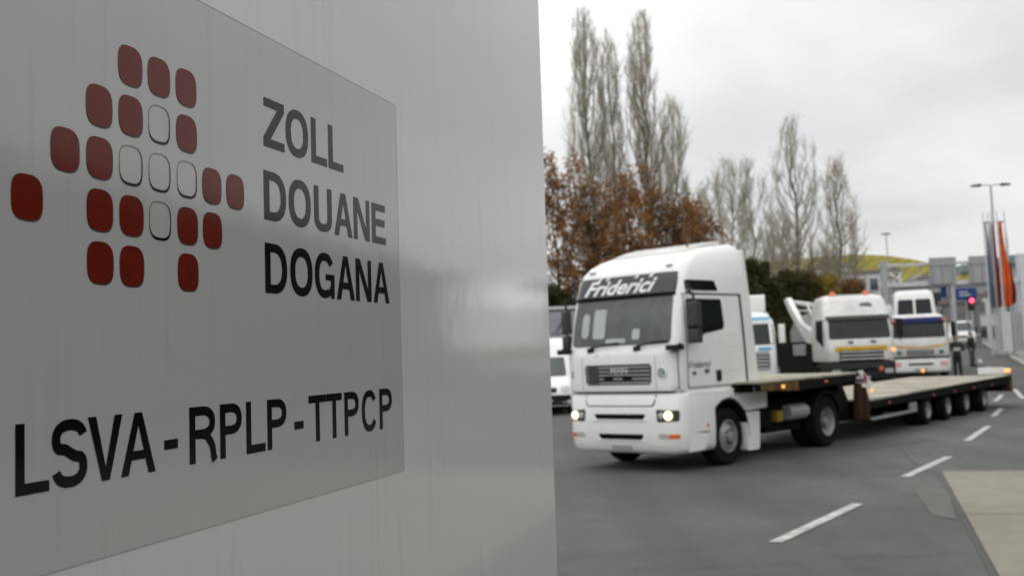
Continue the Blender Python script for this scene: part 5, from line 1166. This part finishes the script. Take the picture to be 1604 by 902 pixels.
# flagpoles with hanging flags in a receding row
flags = [(27.42, 60.8, 'flag_grey', 'blue-grey flag, leftmost of the row'), (27.85, 61.2, 'flag_white', 'pale grey flag between the blue-grey and the red ones'),
         (27.88, 60.9, 'flag_violet', 'narrow wine-red flag in the middle of the row'), (27.84, 60.0, 'flag_orange', 'orange-red flag, widest and brightest of the row'), (28.55, 60.6, 'flag_violet', 'dark red flag hanging low at the right end of the row')]
for i, (x, y, m_, lab) in enumerate(flags):
    zg = gz(x, y) + .13
    fpol = thing('flagpole', 'flagpole carrying the ' + lab, 'flagpole', (x, y, zg), 0, 'flagpoles on the traffic island')
    MB().tube([(0, 0, 0), (0, 0, 4), (-.02, 0, 8.25)], [.07, .055, .03], 8).build('pole', 'steel_l', fpol)
    MB().lathe([(0.001, 0), (.2, 0), (.2, .08), (0.001, .1)], (0, 0, 0), 'z', 12).build('base', 'steel', fpol)
    rng = random.Random(i); fl_ = MB(); top, bot = (7.7, 2.75) if i < 4 else (5.4, 2.9); w0 = (.26, .36, .24, .42, .24)[i]; K = 26; C = 7
    ph = rng.uniform(0, 6)
    vs = []
    for k in range(K + 1):
        t_ = k / K; z = top + (bot - top) * t_; w_ = w0 * (.35 + .65 * smooth01(t_ * 1.4)) 
        for c in range(C + 1):
            u = c / C; x_ = .05 + w_ * u; y_ = .12 * math.sin(u * 9 + ph + t_ * 2.0) * (.4 + t_) ; vs.append((x_ + .02 * math.sin(t_ * 9 + ph), y_, z - .15 * u * (1 - t_) - .05 * math.sin(u * 5)))
    fl_.add(vs, [(k * (C + 1) + c, k * (C + 1) + c + 1, (k + 1) * (C + 1) + c + 1, (k + 1) * (C + 1) + c) for k in range(K) for c in range(C)])
    fo = fl_.build('flag', m_, fpol, fix=False, angle=80); sd_ = fo.modifiers.new('solid', 'SOLIDIFY'); sd_.thickness = .01
    if i == 4:
        MB().tube([(.0, 0, 7.3), (.08, .02, 6.4), (.06, 0, 5.4)], .03, 6).build('rolled_top', 'flag_white', fpol)
# display boards at the foot of the flags
db = thing('display_board', 'pale grey board panels standing at the foot of the flagpoles', 'board', (27.2, 59.0, gz(27.5, 59) + .13), R(8))
for i in range(3):
    MB().box(i * .62, i * .62 + .56, -.05, .05, .25, 2.45).build('board_panel', ['steel_l', 'render_grey', 'steel_l'][i], db, bevel=.01)
    MB().box(i * .62 + .02, i * .62 + .10, -.03, .03, 0, .247).build('board_post', 'steel', db)
bx_ = thing('pole_cabinet', 'light steel portal column at the right picture edge', 'column', (29.4, 59.6, gz(29, 59) + .13))
MB().box(-.18, .18, -.18, .18, 0, 6.2).build('column', 'steel_l', bx_, bevel=.02); MB().box(-.3, .3, -.3, .3, 0, .15).build('base', 'steel', bx_)

# buildings
def building(name, label, x, y, w, d, h, m_, rows=0, cols=0, rz=0, roof='roof', flat=True, z=None, ridge=0, wx=.6, wz=.5):
    zg = gz(x, y) if z is None else z
    t = thing(name, label, 'building', (x, y, zg - .2), rz)
    MB().box(0, w, 0, d, 0, h).build('wall', m_, t)
    if flat: MB().box(-.2, w + .2, -.2, d + .2, h + .003, h + .35).build('roof', roof, t)
    else:
        MB().prism([(-.4, h + .003), (w + .4, h + .003), (w / 2, h + ridge)], 'y', -.4, d + .4).build('roof', roof, t) if w < d else MB().prism([(-.4, h + .003), (d + .4, h + .003), (d / 2, h + ridge)], 'x', -.4, w + .4).build('roof', roof, t)
    for r in range(rows):
        for c in range(cols):
            cx_ = w * (c + .5) / cols; cz0 = h * (r + .5) / rows + .1; ww = w / cols * wx / 2; hh = h / rows * wz / 2
            wd = MB().box(cx_ - ww, cx_ + ww, -.05, .0, cz0 - hh, cz0 + hh).build('window', 'win', t)
            MB().box(cx_ - ww - .06, cx_ + ww + .06, -.10, -.052, cz0 - hh - .10, cz0 - hh).build('sill', 'steel_l', wd)
    return t
building('customs_hall', 'long grey customs hall with window rows behind the gantry', 41.5, 122, 19, 14, 6.6, 'render_grey', 2, 9)
building('office_block', 'small pale grey block left of the gantry behind the flatbed truck', 36.8, 118, 4.4, 10, 8.2, 'steel_l', 3, 3)
building('control_booth', 'brownish grey control booth beneath the blue sign', 39.7, 95, 2.2, 3, 3.9, 'brown_grey', 1, 2)
building('side_building', 'white flat building between the control booth and the flags', 42.2, 97, 4.2, 6, 4.4, 'render_white', 2, 3)
cp = thing('customs_canopy', 'tall teal-roofed customs canopy at the right picture edge', 'canopy', (44.9, 95.5, gz(45, 95)))
MB().box(0, 16, -1, 12, 7.0, 7.8).build('roof', 'teal', cp, bevel=.03)
for x in (.6, 5.5, 10.5): MB().box(x - .25, x + .25, 0, .5, 0, 6.997).build('column', 'steel', cp)
MB().box(.9, 15.5, 4, 4.3, 0, 6.997).build('back_wall', 'render_grey', cp)
for i, (x, y, w, h, lab) in enumerate([(73.0, 258, 3.8, 4.8, 'tall white house on the slope between the bare poplars'), (81.2, 262, 4.2, 4.2, 'white house on the hillside above the recovery truck roof'), (64.0, 255, 4.4, 4.6, 'white house on the slope left of the vase-shaped poplar'),
        (92.0, 262, 4.8, 3.4, 'low white farmhouse on the hill left of the gantry'), (98.5, 258, 5.2, 3.0, 'pale house at the right foot of the hill just left of the gantry signs'), (87.0, 250, 3.6, 3.2, 'small round-roofed white shed between the hillside houses')]):
    building('hillside_house', lab, x, y, w, 7, h, 'render_white', 2, 2, roof='roof', flat=False, ridge=1.5, z=hill_z(x, y) + (1.0 if i < 4 else .4), wx=.4, wz=.4)
# long customs building on the right, beyond the picture's edge (mirrored in the glossy sign)
ax = Vector((math.sin(R(24)), math.cos(R(24)), 0)); nx_ = Vector((math.cos(R(24)), -math.sin(R(24)), 0))
p0 = nx_ * 12.0 + ax * -14.0
ob = thing('clearance_office', 'long dark clearance office building lining the right side of the forecourt', 'building', (p0.x, p0.y, 0), R(90 - 24))
MB().box(0, 72, -10, 0, 0, 5.9).build('wall', mat('dark cladding', (0.035, 0.034, 0.032), 0.6, scale=1, var=0.3, spec=0.3), ob); MB().box(-.6, 72.6, -10.6, .7, 5.903, 6.25).build('roof', 'dgrey', ob, bevel=.02)
for k in range(17):
    wd = MB().box(1.2 + k * 4, 3.6 + k * 4, .0, .05, 1.0, 2.4).build('window', 'win', ob); MB().box(1.1 + k * 4, 3.7 + k * 4, .0, .10, .9, .997).build('sill', 'steel', wd)
    wd = MB().box(1.2 + k * 4, 3.6 + k * 4, .0, .05, 3.6, 4.9).build('window', 'win', ob); MB().box(1.1 + k * 4, 3.7 + k * 4, .0, .10, 3.5, 3.597).build('sill', 'steel', wd)
